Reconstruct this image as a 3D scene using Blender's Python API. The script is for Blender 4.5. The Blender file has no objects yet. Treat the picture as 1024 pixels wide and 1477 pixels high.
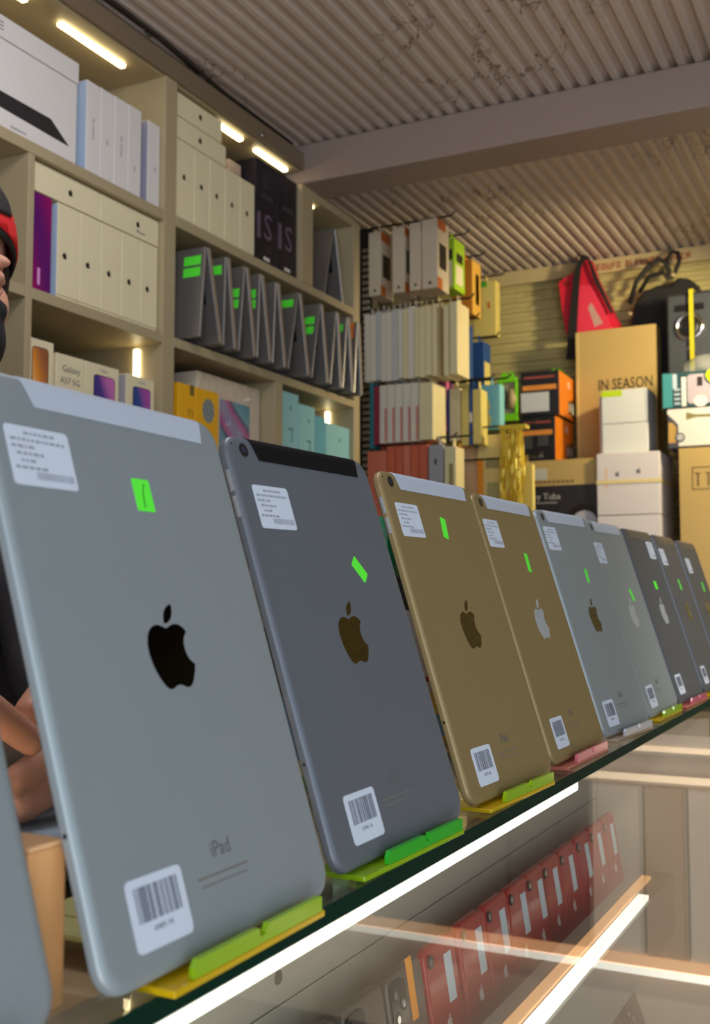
import bpy, bmesh, math, random
from mathutils import Vector, Matrix, noise
from mathutils.geometry import tessellate_polygon
random.seed(7)
PI = math.pi
C = bpy.context.scene.collection
S = bpy.context.scene

# ------------------------------------------------------------------ camera
cam_d = bpy.data.cameras.new('camera'); cam = bpy.data.objects.new('camera', cam_d); C.objects.link(cam)
cam_d.sensor_fit = 'VERTICAL'; cam_d.sensor_height = 36.0; cam_d.sensor_width = 36.0
cam_d.lens = 1579.0 / 1477.0 * 36.0
cam_d.clip_start = 0.01
yaw, pit = math.radians(26.62), math.radians(4.30)
cam.location = (0, 0, 0)
cam.rotation_euler = (PI/2 + pit, 0, yaw)
cam_d.dof.use_dof = True; cam_d.dof.focus_distance = 0.80; cam_d.dof.aperture_fstop = 13.0
S.camera = cam

# ------------------------------------------------------------------ world, lights, exposure
S.view_settings.view_transform = 'Standard'; S.view_settings.look = 'None'
S.view_settings.exposure = 0.0; S.view_settings.gamma = 1.0; S.view_settings.use_curve_mapping = False
w = bpy.data.worlds.new('world'); S.world = w; w.use_nodes = True
w.node_tree.nodes['Background'].inputs[0].default_value = (0.62, 0.72, 0.85, 1)
w.node_tree.nodes['Background'].inputs[1].default_value = 0.30

def aim(o, target):
    o.rotation_euler = (Vector(target) - o.location).to_track_quat('-Z', 'Y').to_euler()
def area(name, loc, target, sx, sy, energy, col):
    d = bpy.data.lights.new(name, 'AREA'); d.shape = 'RECTANGLE'; d.size = sx; d.size_y = sy
    d.energy = energy; d.color = col
    o = bpy.data.objects.new(name, d); C.objects.link(o); o.location = loc; aim(o, target); return o
area('daylight_from_shop_front', (1.1, -1.7, 0.65), (-0.7, 1.4, 0.15), 1.8, 1.5, 30, (0.76, 0.89, 1.0))
area('daylight_from_side_street', (1.85, 0.5, 0.35), (-0.6, 1.1, 0.0), 1.6, 1.3, 8, (0.74, 0.90, 1.0))
area('ceiling_fill_uplight', (0.9, -1.0, -0.75), (-0.5, 1.1, 1.05), 1.8, 1.2, 34, (1.0, 0.92, 0.90))  # added uplight that brightens the ceiling and beam
def spot(name, loc, target, energy, col, ang, r):
    d = bpy.data.lights.new(name, 'SPOT'); d.energy = energy; d.color = col; d.spot_size = math.radians(ang); d.spot_blend = 0.5; d.shadow_soft_size = r
    o = bpy.data.objects.new(name, d); C.objects.link(o); o.location = loc; aim(o, target)
spot('warm_lamp', (-0.12, 2.80, 0.82), (-1.0, 3.30, 0.20), 38, (1.0, 0.82, 0.46), 118, 0.05)
spot('counter_fill_spot', (0.75, 0.95, 1.0), (0.35, 2.12, -0.5), 85, (1.0, 0.88, 0.74), 75, 0.08)  # added spot, brightens the cross counter mirrored in the case glass
area('aisle_fill', (-0.56, 0.85, 1.03), (-0.80, 1.0, 0.0), 0.35, 0.35, 6, (0.98, 0.95, 1.0))  # added fill from above for the seller's hands and shelf fronts
area('case_led', (-0.263, 0.30, -0.1668), (-0.30, 0.30, -0.40), 0.014, 1.25, 4.5, (1.0, 0.95, 0.88))

# ------------------------------------------------------------------ helpers
def lin(c):
    c = c / 255.0
    return c / 12.92 if c <= 0.04045 else ((c + 0.055) / 1.055) ** 2.4
def rgb(r, g, b): return (lin(r), lin(g), lin(b), 1.0)

MATS = {}
def mat(name, col, rough=0.5, metal=0.0, var=0.06, scale=18.0, bump=0.0, emit=0.0, alpha=1.0, trans=0.0, coat=0.0, bscale=None):
    if name in MATS: return MATS[name]
    m = bpy.data.materials.new(name); m.use_nodes = True
    nt = m.node_tree; p = nt.nodes['Principled BSDF']
    p.inputs['Roughness'].default_value = rough; p.inputs['Metallic'].default_value = metal
    p.inputs['Coat Weight'].default_value = coat
    if trans: p.inputs['Transmission Weight'].default_value = trans
    if alpha < 1: p.inputs['Alpha'].default_value = alpha
    tc = nt.nodes.new('ShaderNodeTexCoord'); n = nt.nodes.new('ShaderNodeTexNoise')
    n.inputs['Scale'].default_value = scale; n.inputs['Detail'].default_value = 4
    nt.links.new(tc.outputs['Object'], n.inputs['Vector'])
    mx = nt.nodes.new('ShaderNodeMix'); mx.data_type = 'RGBA'
    mx.inputs[6].default_value = tuple(max(0, c * (1 - var)) for c in col[:3]) + (1,)
    mx.inputs[7].default_value = tuple(min(1, c * (1 + var)) for c in col[:3]) + (1,)
    nt.links.new(n.outputs['Fac'], mx.inputs[0]); nt.links.new(mx.outputs[2], p.inputs['Base Color'])
    if bump:
        nb = n
        if bscale:
            nb = nt.nodes.new('ShaderNodeTexNoise'); nb.inputs['Scale'].default_value = bscale; nb.inputs['Detail'].default_value = 3
            nt.links.new(tc.outputs['Object'], nb.inputs['Vector'])
        b = nt.nodes.new('ShaderNodeBump'); b.inputs['Strength'].default_value = bump; b.inputs['Distance'].default_value = 0.002
        nt.links.new(nb.outputs['Fac'], b.inputs['Height']); nt.links.new(b.outputs['Normal'], p.inputs['Normal'])
    if emit:
        p.inputs['Emission Color'].default_value = col; p.inputs['Emission Strength'].default_value = emit
    MATS[name] = m; return m

def ramp_mat(name, stops, rough=0.35, axis='Z', scale=1.0, dist=4.0, tscale=6.0):
    """printed picture: procedural gradient in generated space, broken up by noise"""
    if name in MATS: return MATS[name]
    m = bpy.data.materials.new(name); m.use_nodes = True; nt = m.node_tree; p = nt.nodes['Principled BSDF']
    p.inputs['Roughness'].default_value = rough
    tc = nt.nodes.new('ShaderNodeTexCoord')
    wv = nt.nodes.new('ShaderNodeTexWave'); wv.inputs['Scale'].default_value = scale
    wv.inputs['Distortion'].default_value = dist; wv.inputs['Detail'].default_value = 2; wv.bands_direction = 'DIAGONAL'
    nt.links.new(tc.outputs['Generated'], wv.inputs['Vector'])
    r = nt.nodes.new('ShaderNodeValToRGB'); e = r.color_ramp.elements
    while len(e) < len(stops): e.new(0.5)
    for i, (pos, c) in enumerate(stops): e[i].position = pos; e[i].color = c
    nt.links.new(wv.outputs['Fac'], r.inputs[0]); nt.links.new(r.outputs[0], p.inputs['Base Color'])
    MATS[name] = m; return m

def glass_mat(name, tint, gloss_rough=0.0, ior=1.5, haze=0.0):
    """clear sheet: transparent with a Fresnel reflection on both faces"""
    if name in MATS: return MATS[name]
    m = bpy.data.materials.new(name); m.use_nodes = True; nt = m.node_tree; nt.nodes.clear()
    out = nt.nodes.new('ShaderNodeOutputMaterial'); mix = nt.nodes.new('ShaderNodeMixShader')
    tr = nt.nodes.new('ShaderNodeBsdfTransparent'); tr.inputs[0].default_value = tint
    gl = nt.nodes.new('ShaderNodeBsdfGlossy'); gl.inputs['Roughness'].default_value = gloss_rough
    geo = nt.nodes.new('ShaderNodeNewGeometry'); mr = nt.nodes.new('ShaderNodeMapRange')
    mr.inputs['To Min'].default_value = ior; mr.inputs['To Max'].default_value = 1.0 / ior
    fr = nt.nodes.new('ShaderNodeFresnel')
    nt.links.new(geo.outputs['Backfacing'], mr.inputs['Value']); nt.links.new(mr.outputs[0], fr.inputs['IOR'])
    nt.links.new(fr.outputs[0], mix.inputs[0]); nt.links.new(tr.outputs[0], mix.inputs[1]); nt.links.new(gl.outputs[0], mix.inputs[2])
    if haze:
        df = nt.nodes.new('ShaderNodeBsdfDiffuse'); df.inputs[0].default_value = (0.75, 0.75, 0.75, 1)
        m2 = nt.nodes.new('ShaderNodeMixShader'); m2.inputs[0].default_value = haze
        nt.links.new(mix.outputs[0], m2.inputs[1]); nt.links.new(df.outputs[0], m2.inputs[2]); nt.links.new(m2.outputs[0], out.inputs[0])
    else:
        nt.links.new(mix.outputs[0], out.inputs[0])
    MATS[name] = m; return m

def link(name, me, m=None, parent=None, loc=(0, 0, 0), rot=(0, 0, 0)):
    o = bpy.data.objects.new(name, me); C.objects.link(o)
    if m is not None and len(me.materials) == 0: me.materials.append(m)
    if parent: o.parent = parent
    o.location = loc; o.rotation_euler = rot
    return o
def fin(bm, name, m=None, parent=None, loc=(0, 0, 0), rot=(0, 0, 0), smooth=False, angle=None):
    me = bpy.data.meshes.new(name); bm.normal_update(); bm.to_mesh(me); bm.free()
    if smooth:
        for p in me.polygons: p.use_smooth = True
        if angle: me.set_sharp_from_angle(angle=math.radians(angle))
    return link(name, me, m, parent, loc, rot)
def thing(name, label, cat, loc=(0, 0, 0), rot=(0, 0, 0), group=None):
    o = bpy.data.objects.new(name, None); C.objects.link(o); o.empty_display_size = 0.02
    o.location = loc; o.rotation_euler = rot; tag(o, label, cat, group); return o
def tag(o, label, cat, group=None):
    o['label'] = label; o['category'] = cat
    if group: o['group'] = group
    return o
def struct(o): o['kind'] = 'structure'; return o

def bx(bm, x0, x1, y0, y1, z0, z1, bev=0.0, seg=2):
    r = bmesh.ops.create_cube(bm, size=1.0, matrix=Matrix.Translation(((x0+x1)/2, (y0+y1)/2, (z0+z1)/2)) @ Matrix.Diagonal((abs(x1-x0), abs(y1-y0), abs(z1-z0), 1)))
    if bev:
        es = list({e for v in r['verts'] for e in v.link_edges})
        bmesh.ops.bevel(bm, geom=es, offset=bev, segments=seg, affect='EDGES', profile=0.5)
def box(name, m, parent, x0, x1, y0, y1, z0, z1, bev=0.0, loc=(0,0,0), rot=(0,0,0), seg=2):
    bm = bmesh.new(); bx(bm, x0, x1, y0, y1, z0, z1, bev, seg)
    return fin(bm, name, m, parent, loc, rot)
def cyl(bm, p0, p1, r0, r1=None, seg=12, caps=True):
    r1 = r0 if r1 is None else r1; p0 = Vector(p0); p1 = Vector(p1); d = p1 - p0
    q = d.to_track_quat('Z', 'Y').to_matrix().to_4x4()
    bmesh.ops.create_cone(bm, cap_ends=caps, segments=seg, radius1=r0, radius2=r1, depth=d.length, matrix=Matrix.Translation((p0+p1)/2) @ q)
def ball(bm, c, r, s=(1, 1, 1), u=14, v=9, M=None):
    mm = Matrix.Translation(c) @ Matrix.Diagonal((r*s[0], r*s[1], r*s[2], 1))
    bmesh.ops.create_uvsphere(bm, u_segments=u, v_segments=v, radius=1.0, matrix=(M @ mm) if M else mm)
def tube(bm, pts, r, seg=8):
    pts = [Vector(p) for p in pts]; rs = r if isinstance(r, (list, tuple)) else [r]*len(pts); rings = []
    for i, p in enumerate(pts):
        t = (pts[min(i+1, len(pts)-1)] - pts[max(i-1, 0)]).normalized()
        a = t.orthogonal().normalized() if i == 0 else (rings_a - t*rings_a.dot(t)).normalized()
        rings_a = a; b = t.cross(a)
        rings.append([bm.verts.new(p + rs[i]*(math.cos(k*2*PI/seg)*a + math.sin(k*2*PI/seg)*b)) for k in range(seg)])
    for i in range(len(rings)-1):
        for k in range(seg):
            bm.faces.new((rings[i][k], rings[i][(k+1) % seg], rings[i+1][(k+1) % seg], rings[i+1][k]))
    bm.faces.new(list(reversed(rings[0]))); bm.faces.new(rings[-1])
def prism(bm, pts, y0, y1):
    """polygon given in the XZ plane, extruded along Y"""
    a = [bm.verts.new((x, y0, z)) for x, z in pts]; b = [bm.verts.new((x, y1, z)) for x, z in pts]
    n = len(pts)
    for i in range(n):
        j = (i+1) % n; bm.faces.new((a[i], a[j], b[j], b[i]))
    for vs, rev in ((a, True), (b, False)):
        tri = tessellate_polygon([[v.co for v in vs]])
        for t in tri:
            try: bm.faces.new([vs[k] for k in t])
            except ValueError: pass
    bmesh.ops.recalc_face_normals(bm, faces=bm.faces)
def rrect(w, h, r, n=5, cx=0.0, cz=0.0):
    o = []
    for sx, sz, a0 in ((1, 1, 0), (-1, 1, 90), (-1, -1, 180), (1, -1, 270)):
        for k in range(n+1):
            a = math.radians(a0 + 90*k/n)
            o.append((cx + sx*(w/2-r) + r*math.cos(a), cz + sz*(h/2-r) + r*math.sin(a)))
    return o
def ellipse(rx, rz, n=24, cx=0.0, cz=0.0): return [(cx+rx*math.cos(k*2*PI/n), cz+rz*math.sin(k*2*PI/n)) for k in range(n)]
PC = {}
def plate(name, m, parent, pts, y0, y1, loc=(0, 0, 0), rot=(0, 0, 0), key=None):
    """thin printed or glued piece lying in the local XZ plane"""
    k = (key, m.name) if key else None
    if k and k in PC: return link(name, PC[k], None, parent, loc, rot)
    bm = bmesh.new(); prism(bm, pts, y0, y1); o = fin(bm, name, m, parent, loc, rot)
    if k: PC[k] = o.data
    return o
TC = {}
def text(parent, s, size, m, loc, rot=(PI/2, 0, 0), align='CENTER', name='printed_text', sx=1.0, ext=0.00015):
    k = (s, size, m.name, align, sx)
    if k not in TC:
        cu = bpy.data.curves.new('printed_text', 'FONT'); cu.body = s; cu.size = size; cu.align_x = align; cu.align_y = 'CENTER'; cu.extrude = ext; cu.resolution_u = 2
        to = bpy.data.objects.new('tmp_text', cu); C.objects.link(to)
        me = bpy.data.meshes.new_from_object(to.evaluated_get(bpy.context.evaluated_depsgraph_get()))
        bpy.data.objects.remove(to); bpy.data.curves.remove(cu)
        if sx != 1.0: me.transform(Matrix.Diagonal((sx, 1, 1, 1)))
        me.materials.clear(); me.materials.append(m); me.name = 'printed_text'; TC[k] = me
    return link(name, TC[k], None, parent, loc, rot)

# bitten fruit emblem outline
EMB = ("c12.152 6.896 -.948 0 -2.415-1.078 -3.96-1.04 -2.04.027 -3.91 1.183 -4.961 3.014 -2.117 3.675 -.546 9.103 1.519 12.09 "
       "1.013 1.454 2.208 3.09 3.792 3.039 1.52-.065 2.09-.987 3.935-.987 1.831 0 2.35.987 3.96.948 1.637-.026 2.676-1.48 3.676-2.948 "
       "1.156-1.688 1.636-3.325 1.662-3.415 -.039-.013 -3.182-1.221 -3.22-4.857 -.026-3.04 2.48-4.494 2.597-4.559 -1.429-2.09 -3.623-2.324 -4.39-2.376 -2-.156 -3.675 1.09 -4.61 1.09",
       "c15.53 3.83 .843-1.012 1.4-2.427 1.245-3.83 -1.207.052 -2.662.805 -3.532 1.818 -.78.896 -1.454 2.338 -1.273 3.714 1.338.104 2.715-.688 3.559-1.701")
import re
def emblem_polys(n=5):
    out = []
    for s in EMB:
        v = [float(q) for q in re.findall(r'-?\d*\.?\d+', s[1:])]
        x, y = v[0], v[1]; pts = [(x, y)]; v = v[2:]
        for i in range(0, len(v) - 5, 6):
            a, b, c, d, e, f = v[i:i+6]
            for k in range(1, n+1):
                t = k/n; u = 1-t
                pts.append((x + 3*u*u*t*a + 3*u*t*t*c + t*t*t*e, y + 3*u*u*t*b + 3*u*t*t*d + t*t*t*f))
            x += e; y += f
        if abs(pts[0][0]-pts[-1][0]) < .03 and abs(pts[0][1]-pts[-1][1]) < .03: pts.pop()
        out.append([((px-12)/24, (12-py)/24) for px, py in pts])
    return out
EPOLY = emblem_polys(); EPOLY_LO = emblem_polys(2)
EC = {}
def emblem(parent, h, m, loc, rot=(0, 0, 0), lo=False, name='emblem'):
    k = (h, m.name, lo)
    if k not in EC:
        bm = bmesh.new()
        for P in (EPOLY_LO if lo else EPOLY): prism(bm, [(a*h, b*h) for a, b in P], -0.00012, 0.00012)
        me = bpy.data.meshes.new('emblem'); bm.to_mesh(me); bm.free(); me.materials.append(m); EC[k] = me
    return link(name, EC[k], None, parent, loc, rot)

def rounded_slab(bm, w, h, r, yf, yb, fillet, n=6, steps=4):
    """slab standing on z=0 in XZ; flat front at yf, back at yb (yb<yf) whose edge curves in by fillet"""
    prof = [(yf, 0.0)]
    yb1 = yb + fillet*0.55
    for k in range(steps+1):
        a = k/steps*PI/2
        prof.append((yb1 + (yb - yb1)*math.sin(a), fillet*(1-math.cos(a))))
    prof.append((yb, fillet + 0.0008))
    rings = []
    for y, ins in prof:
        rings.append([bm.verts.new((x, y, z)) for x, z in rrect(w-2*ins, h-2*ins, max(r-ins*0.8, 0.001), n, 0, h/2)])
    N = len(rings[0])
    for i in range(len(rings)-1):
        for k in range(N):
            bm.faces.new((rings[i][k], rings[i][(k+1) % N], rings[i+1][(k+1) % N], rings[i+1][k]))
    bm.faces.new(list(reversed(rings[0]))); bm.faces.new(rings[-1])
    bmesh.ops.recalc_face_normals(bm, faces=bm.faces)

# ------------------------------------------------------------------ common materials
white_card = mat('white_card', rgb(222, 218, 214), 0.45, var=0.02)
cream_card = mat('cream_card', rgb(228, 217, 180), 0.5, var=0.02)
black_ink = mat('black_ink', rgb(18, 18, 20), 0.4)
grey_ink = mat('grey_ink', rgb(110, 108, 108), 0.5)
pale_ink = mat('pale_ink', rgb(168, 166, 164), 0.5)
label_white = mat('label_paper', rgb(196, 208, 224), 0.55, var=0.01)
shelf_mat = mat('shelf_laminate', rgb(170, 155, 122), 0.5, var=0.05, scale=9, bump=0.03)
back_mat = mat('shelf_back', rgb(140, 126, 106), 0.6)
led_warm = mat('led_warm', (1.0, 0.83, 0.46, 1), 0.4, emit=7.0)
led_white = mat('led_white', (1.0, 0.93, 0.80, 1), 0.4, emit=1.6)
led_case = mat('led_case', (1.0, 0.95, 0.86, 1), 0.4, emit=1.7)
black_plastic = mat('black_plastic', rgb(22, 22, 25), 0.35)
green_note = mat('green_sticker', rgb(92, 250, 60), 0.6, var=0.02)
kraft = mat('kraft_board', rgb(186, 158, 98), 0.7, var=0.06, scale=12, bump=0.05)
chrome = mat('chrome', rgb(210, 210, 212), 0.15, metal=1.0)

# ------------------------------------------------------------------ room
FZ = -1.09
def rib_profile(p, d):
    return [(0, 0), (p*0.40, 0), (p*0.52, -d), (p*0.88, -d)]
def sheet(name, m, n, p, d, L, thick, M):
    """ribbed sheet: profile along local X, ribs run along local Y (0..L), ribs hang to -Z; closed on the back"""
    bm = bmesh.new(); pts = []
    for i in range(n): pts += [(i*p + a, b) for a, b in rib_profile(p, d)]
    pts.append((n*p, 0))
    a = [bm.verts.new((x, 0, z)) for x, z in pts]; b = [bm.verts.new((x, L, z)) for x, z in pts]
    at = [bm.verts.new((x, 0, thick)) for x, z in pts]; bt = [bm.verts.new((x, L, thick)) for x, z in pts]
    for i in range(len(pts)-1):
        bm.faces.new((a[i], b[i], b[i+1], a[i+1])); bm.faces.new((at[i], at[i+1], bt[i+1], bt[i]))
        bm.faces.new((a[i], a[i+1], at[i+1], at[i])); bm.faces.new((b[i+1], b[i], bt[i], bt[i+1]))
    bm.faces.new((a[0], at[0], bt[0], b[0])); bm.faces.new((a[-1], b[-1], bt[-1], at[-1]))
    bm.transform(M); bmesh.ops.recalc_face_normals(bm, faces=bm.faces)
    return struct(fin(bm, name, m))

def rust_mat(name, base, rust, amount):
    m = bpy.data.materials.new(name); m.use_nodes = True; nt = m.node_tree; p = nt.nodes['Principled BSDF']
    p.inputs['Roughness'].default_value = 0.55
    tc = nt.nodes.new('ShaderNodeTexCoord')
    n1 = nt.nodes.new('ShaderNodeTexNoise'); n1.inputs['Scale'].default_value = 3.0; n1.inputs['Detail'].default_value = 3
    n2 = nt.nodes.new('ShaderNodeTexNoise'); n2.inputs['Scale'].default_value = 5.5; n2.inputs['Detail'].default_value = 5; n2.inputs['Roughness'].default_value = 0.6
    for n in (n1, n2): nt.links.new(tc.outputs['Object'], n.inputs['Vector'])
    # thin crooked streaks where the second noise crosses 0.5
    s = nt.nodes.new('ShaderNodeMath'); s.operation = 'SUBTRACT'; s.inputs[1].default_value = 0.5; nt.links.new(n2.outputs['Fac'], s.inputs[0])
    ab = nt.nodes.new('ShaderNodeMath'); ab.operation = 'ABSOLUTE'; nt.links.new(s.outputs[0], ab.inputs[0])
    mr = nt.nodes.new('ShaderNodeMapRange'); mr.inputs['From Min'].default_value = 0.003; mr.inputs['From Max'].default_value = 0.010
    mr.inputs['To Min'].default_value = 1; mr.inputs['To Max'].default_value = 0; nt.links.new(ab.outputs[0], mr.inputs['Value'])
    mk = nt.nodes.new('ShaderNodeMapRange'); mk.inputs['From Min'].default_value = 0.47; mk.inputs['From Max'].default_value = 0.55; nt.links.new(n1.outputs['Fac'], mk.inputs['Value'])
    mu = nt.nodes.new('ShaderNodeMath'); mu.operation = 'MULTIPLY'; nt.links.new(mr.outputs[0], mu.inputs[0]); nt.links.new(mk.outputs[0], mu.inputs[1])
    m3 = nt.nodes.new('ShaderNodeMath'); m3.operation = 'MULTIPLY'; m3.inputs[1].default_value = amount; nt.links.new(mu.outputs[0], m3.inputs[0])
    mx = nt.nodes.new('ShaderNodeMix'); mx.data_type = 'RGBA'; mx.inputs[6].default_value = base; mx.inputs[7].default_value = rust
    nt.links.new(m3.outputs[0], mx.inputs[0])
    n4 = nt.nodes.new('ShaderNodeTexNoise'); n4.inputs['Scale'].default_value = 1.7; nt.links.new(tc.outputs['Object'], n4.inputs['Vector'])
    m5 = nt.nodes.new('ShaderNodeMix'); m5.data_type = 'RGBA'; m5.blend_type = 'MULTIPLY'; m5.inputs[0].default_value = 0.35
    nt.links.new(mx.outputs[2], m5.inputs[6]); nt.links.new(n4.outputs['Fac'], m5.inputs[7]); nt.links.new(m5.outputs[2], p.inputs['Base Color'])
    return m
ceil_mat = rust_mat('ceiling_sheet', rgb(214, 198, 186), rgb(96, 62, 40), 0.8)
wall_sheet = rust_mat('wall_sheet', rgb(206, 192, 130), rgb(120, 80, 40), 0.3)
wall_plain = mat('wall_paint', rgb(176, 164, 146), 0.7, var=0.05, bump=0.02)
beam_mat = mat('beam_paint', rgb(146, 128, 118), 0.5, var=0.05, scale=5)
floor_mat = mat('floor_tile', rgb(120, 112, 104), 0.45, var=0.1, scale=3)
CZ = 1.083
sheet('ceiling', ceil_mat, 107, 0.0335, 0.011, 4.75, 0.02, Matrix.Translation((-1.6, -1.25, CZ)))
struct(box('floor', floor_mat, None, -1.62, 2.0, -1.3, 3.52, FZ-0.04, FZ))
struct(box('wall_left', wall_plain, None, -1.66, -1.60, -1.3, 3.52, FZ, CZ+0.02))
struct(box('wall_right', mat('wall_right_paint', rgb(190, 172, 146), 0.7), None, 1.98, 2.03, 1.4, 3.52, FZ, CZ+0.02))
# back wall: ribs run along X; sheet's local X -> world Z, local Y -> world X, local -Z (rib side) -> world -Y
Mb = Matrix(((0, 1, 0, -1.6), (0, 0, 1, 3.455), (1, 0, 0, FZ), (0, 0, 0, 1)))
sheet('wall_back', wall_sheet, 64, 0.0335, 0.008, 3.6, 0.03, Mb)
# cross beam, hollow box section
struct(box('trim_1', beam_mat, None, -1.30, 1.95, 2.215, 2.335, 0.975, 1.071, 0.004))
# flat rail along the top of the back wall with worn red stencilling
rail_m = mat('rail_paint', rgb(190, 172, 128), 0.6, var=0.1, scale=30)
struct(box('trim_2', rail_m, None, -1.55, 1.95, 3.428, 3.4465, 1.026, 1.072, 0.001))
bm = bmesh.new(); x = -0.868; random.seed(3)
for wd in (0.013, 0.011, 0.012, 0.013, 0.010, 0.012, 0, 0.009, 0.012, 0.011, 0.013, 0.010, 0.012, 0.009, 0, 0.014, 0.012, 0.012, 0.010, 0.013):
    if wd:
        bx(bm, x, x+0.0035, 3.4268, 3.4282, 1.036, 1.056)
        if random.random() < .7: bx(bm, x+0.0035, x+wd, 3.4268, 3.4282, 1.0525, 1.056)
        if random.random() < .6: bx(bm, x+0.0035, x+wd, 3.4268, 3.4282, 1.036, 1.0395)
        if random.random() < .6: bx(bm, x+0.0035, x+wd*.9, 3.4268, 3.4282, 1.0445, 1.048)
        if random.random() < .6: bx(bm, x+wd-0.003, x+wd, 3.4268, 3.4282, 1.038, 1.055)
    x += (wd or 0.008) + 0.0045
st = fin(bm, 'stencil_print', mat('red_stencil', rgb(150, 62, 36), 0.7, var=0.3, scale=90)); st.parent = bpy.data.objects['trim_2']

# ------------------------------------------------------------------ wall shelving unit
SX = -1.25
su = thing('shelving_unit', 'beige laminate wall shelving packed with white boxes and grey laptops, lit by led strips', 'shelf', (0, 0, 0))
def sp(name, x0, x1, y0, y1, z0, z1, m=shelf_mat, b=0.0012): return box(name, m, su, x0, x1, y0, y1, z0, z1, b)
sp('back_panel', -1.575, -1.560, 0.55, 2.52, FZ+0.002, 1.06, back_mat)
for (a, b, z1) in ((0.55, 0.585, 1.045), (1.675, 1.713, 1.045), (2.488, 2.522, 0.97)): sp('upright', -1.56, SX, a, b, FZ+0.002, z1)
sp('upright', -1.56, SX, 1.311, 1.3255, FZ+0.002, 0.7178)
sp('upright', -1.56, SX, 2.213, 2.268, 0.7385, 0.975)
sp('upright', -1.56, SX, 2.095, 2.127, 0.2555, 0.478)
for (a, b, z0, z1) in ((0.585, 1.675, 0.718, 0.738), (1.713, 2.488, 0.718, 0.738), (0.585, 1.311, 0.478, 0.497), (1.3255, 1.675, 0.478, 0.497), (1.713, 2.488, 0.478, 0.497),
                       (0.585, 1.311, 0.235, 0.255), (1.3255, 1.675, 0.235, 0.255), (1.713, 2.488, 0.235, 0.255), (0.585, 1.311, -0.05, -0.03), (1.3255, 1.675, -0.05, -0.03), (1.713, 2.488, -0.05, -0.03)):
    sp('shelf_board', -1.558, SX, a+0.0004, b-0.0004, z0, z1)
sp('header_panel', -1.558, SX-0.004, 0.585, 1.675, 1.004, 1.044); sp('header_panel', -1.558, SX-0.004, 1.713, 2.21, 1.004, 1.044)
sp('fascia', SX-0.004, SX+0.006, 0.55, 2.21, 1.006, 1.046, mat('fascia_laminate', rgb(120, 104, 84), 0.55))
sp('cell_top', -1.558, SX, 2.268, 2.488, 0.955, 0.974)
# led strips glued inside the cells
def led(x0, x1, y0, y1, z0, z1): return box('led_strip', led_warm, su, x0, x1, y0, y1, z0, z1)
led(-1.300, -1.289, 0.62, 1.34, 0.9965, 1.003); led(-1.300, -1.289, 1.425, 1.60, 0.9965, 1.003)
led(-1.282, -1.271, 1.897, 1.985, 0.9965, 1.003); led(-1.282, -1.271, 2.045, 2.18, 0.9965, 1.003)
led(-1.313, -1.303, 1.668, 1.6748, 0.395, 0.470); led(-1.330, -1.320, 2.481, 2.4878, 0.425, 0.472)
led(-1.285, -1.272, 2.295, 2.312, 0.949, 0.9545)
# wires and screws dangling in the gap above the shelving
bm = bmesh.new()
tube(bm, [(-1.262, 0.9, 1.066), (-1.255, 1.25, 1.066), (-1.24, 1.52, 1.064), (-1.235, 1.60, 1.058), (-1.243, 1.66, 1.066), (-1.262, 1.9, 1.066), (-1.265, 2.19, 1.066)], 0.004, 6)
tube(bm, [(-1.238, 1.585, 1.060), (-1.236, 1.590, 1.050), (-1.234, 1.600, 1.044), (-1.233, 1.606, 1.049)], 0.0018, 6)
tube(bm, [(-1.25, 1.4, 1.068), (-1.242, 1.56, 1.063), (-1.24, 1.64, 1.062), (-1.26, 1.8, 1.068)], 0.005, 6)
tag(fin(bm, 'cable', mat('cable_dark', rgb(40, 34, 26), 0.5), smooth=True), 'dark cable lying in the gap between shelving top and ceiling', 'cable')
bm = bmesh.new(); tube(bm, [(-1.243, 2.01, 1.015), (-1.238, 2.012, 1.012), (-1.236, 2.018, 1.018), (-1.240, 2.02, 1.023)], 0.0022, 6)
h = fin(bm, 'hook', chrome, su, smooth=True)

# ---- boxes on the shelving.  Local frame: -Y is the front (world +X), X runs along the shelf (world +Y)
FRX = -1.262
def carton(name, label, cat, y0, y1, z0, z1, depth, m, group=None, fx=FRX, bev=0.0012, lid=None, lid_h=None, yaw=0.0):
    t = thing(name, label, cat, (fx, (y0+y1)/2, z0), (0, 0, PI/2 + yaw), group)
    w, h = y1-y0-0.0012, z1-z0-0.0008
    if lid:
        g = lid_h or h*0.5
        box('base', m, t, -w/2+.0004, w/2-.0004, .0004, depth-.0004, 0.0004, h-g-0.0006, bev)
        box('lid', lid, t, -w/2, w/2, 0, depth, h-g, h, bev)
    else:
        box('body', m, t, -w/2, w/2, 0, depth, 0.0004, h, bev)
    return t, w, h
ORD = ['first', 'second', 'third', 'fourth', 'fifth', 'sixth', 'seventh', 'eighth', 'ninth', 'tenth', 'eleventh', 'twelfth', 'thirteenth', 'fourteenth', 'fifteenth', 'sixteenth', 'seventeenth']
bluish_card = mat('bluish_card', rgb(176, 196, 222), 0.5, var=0.03)

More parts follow.
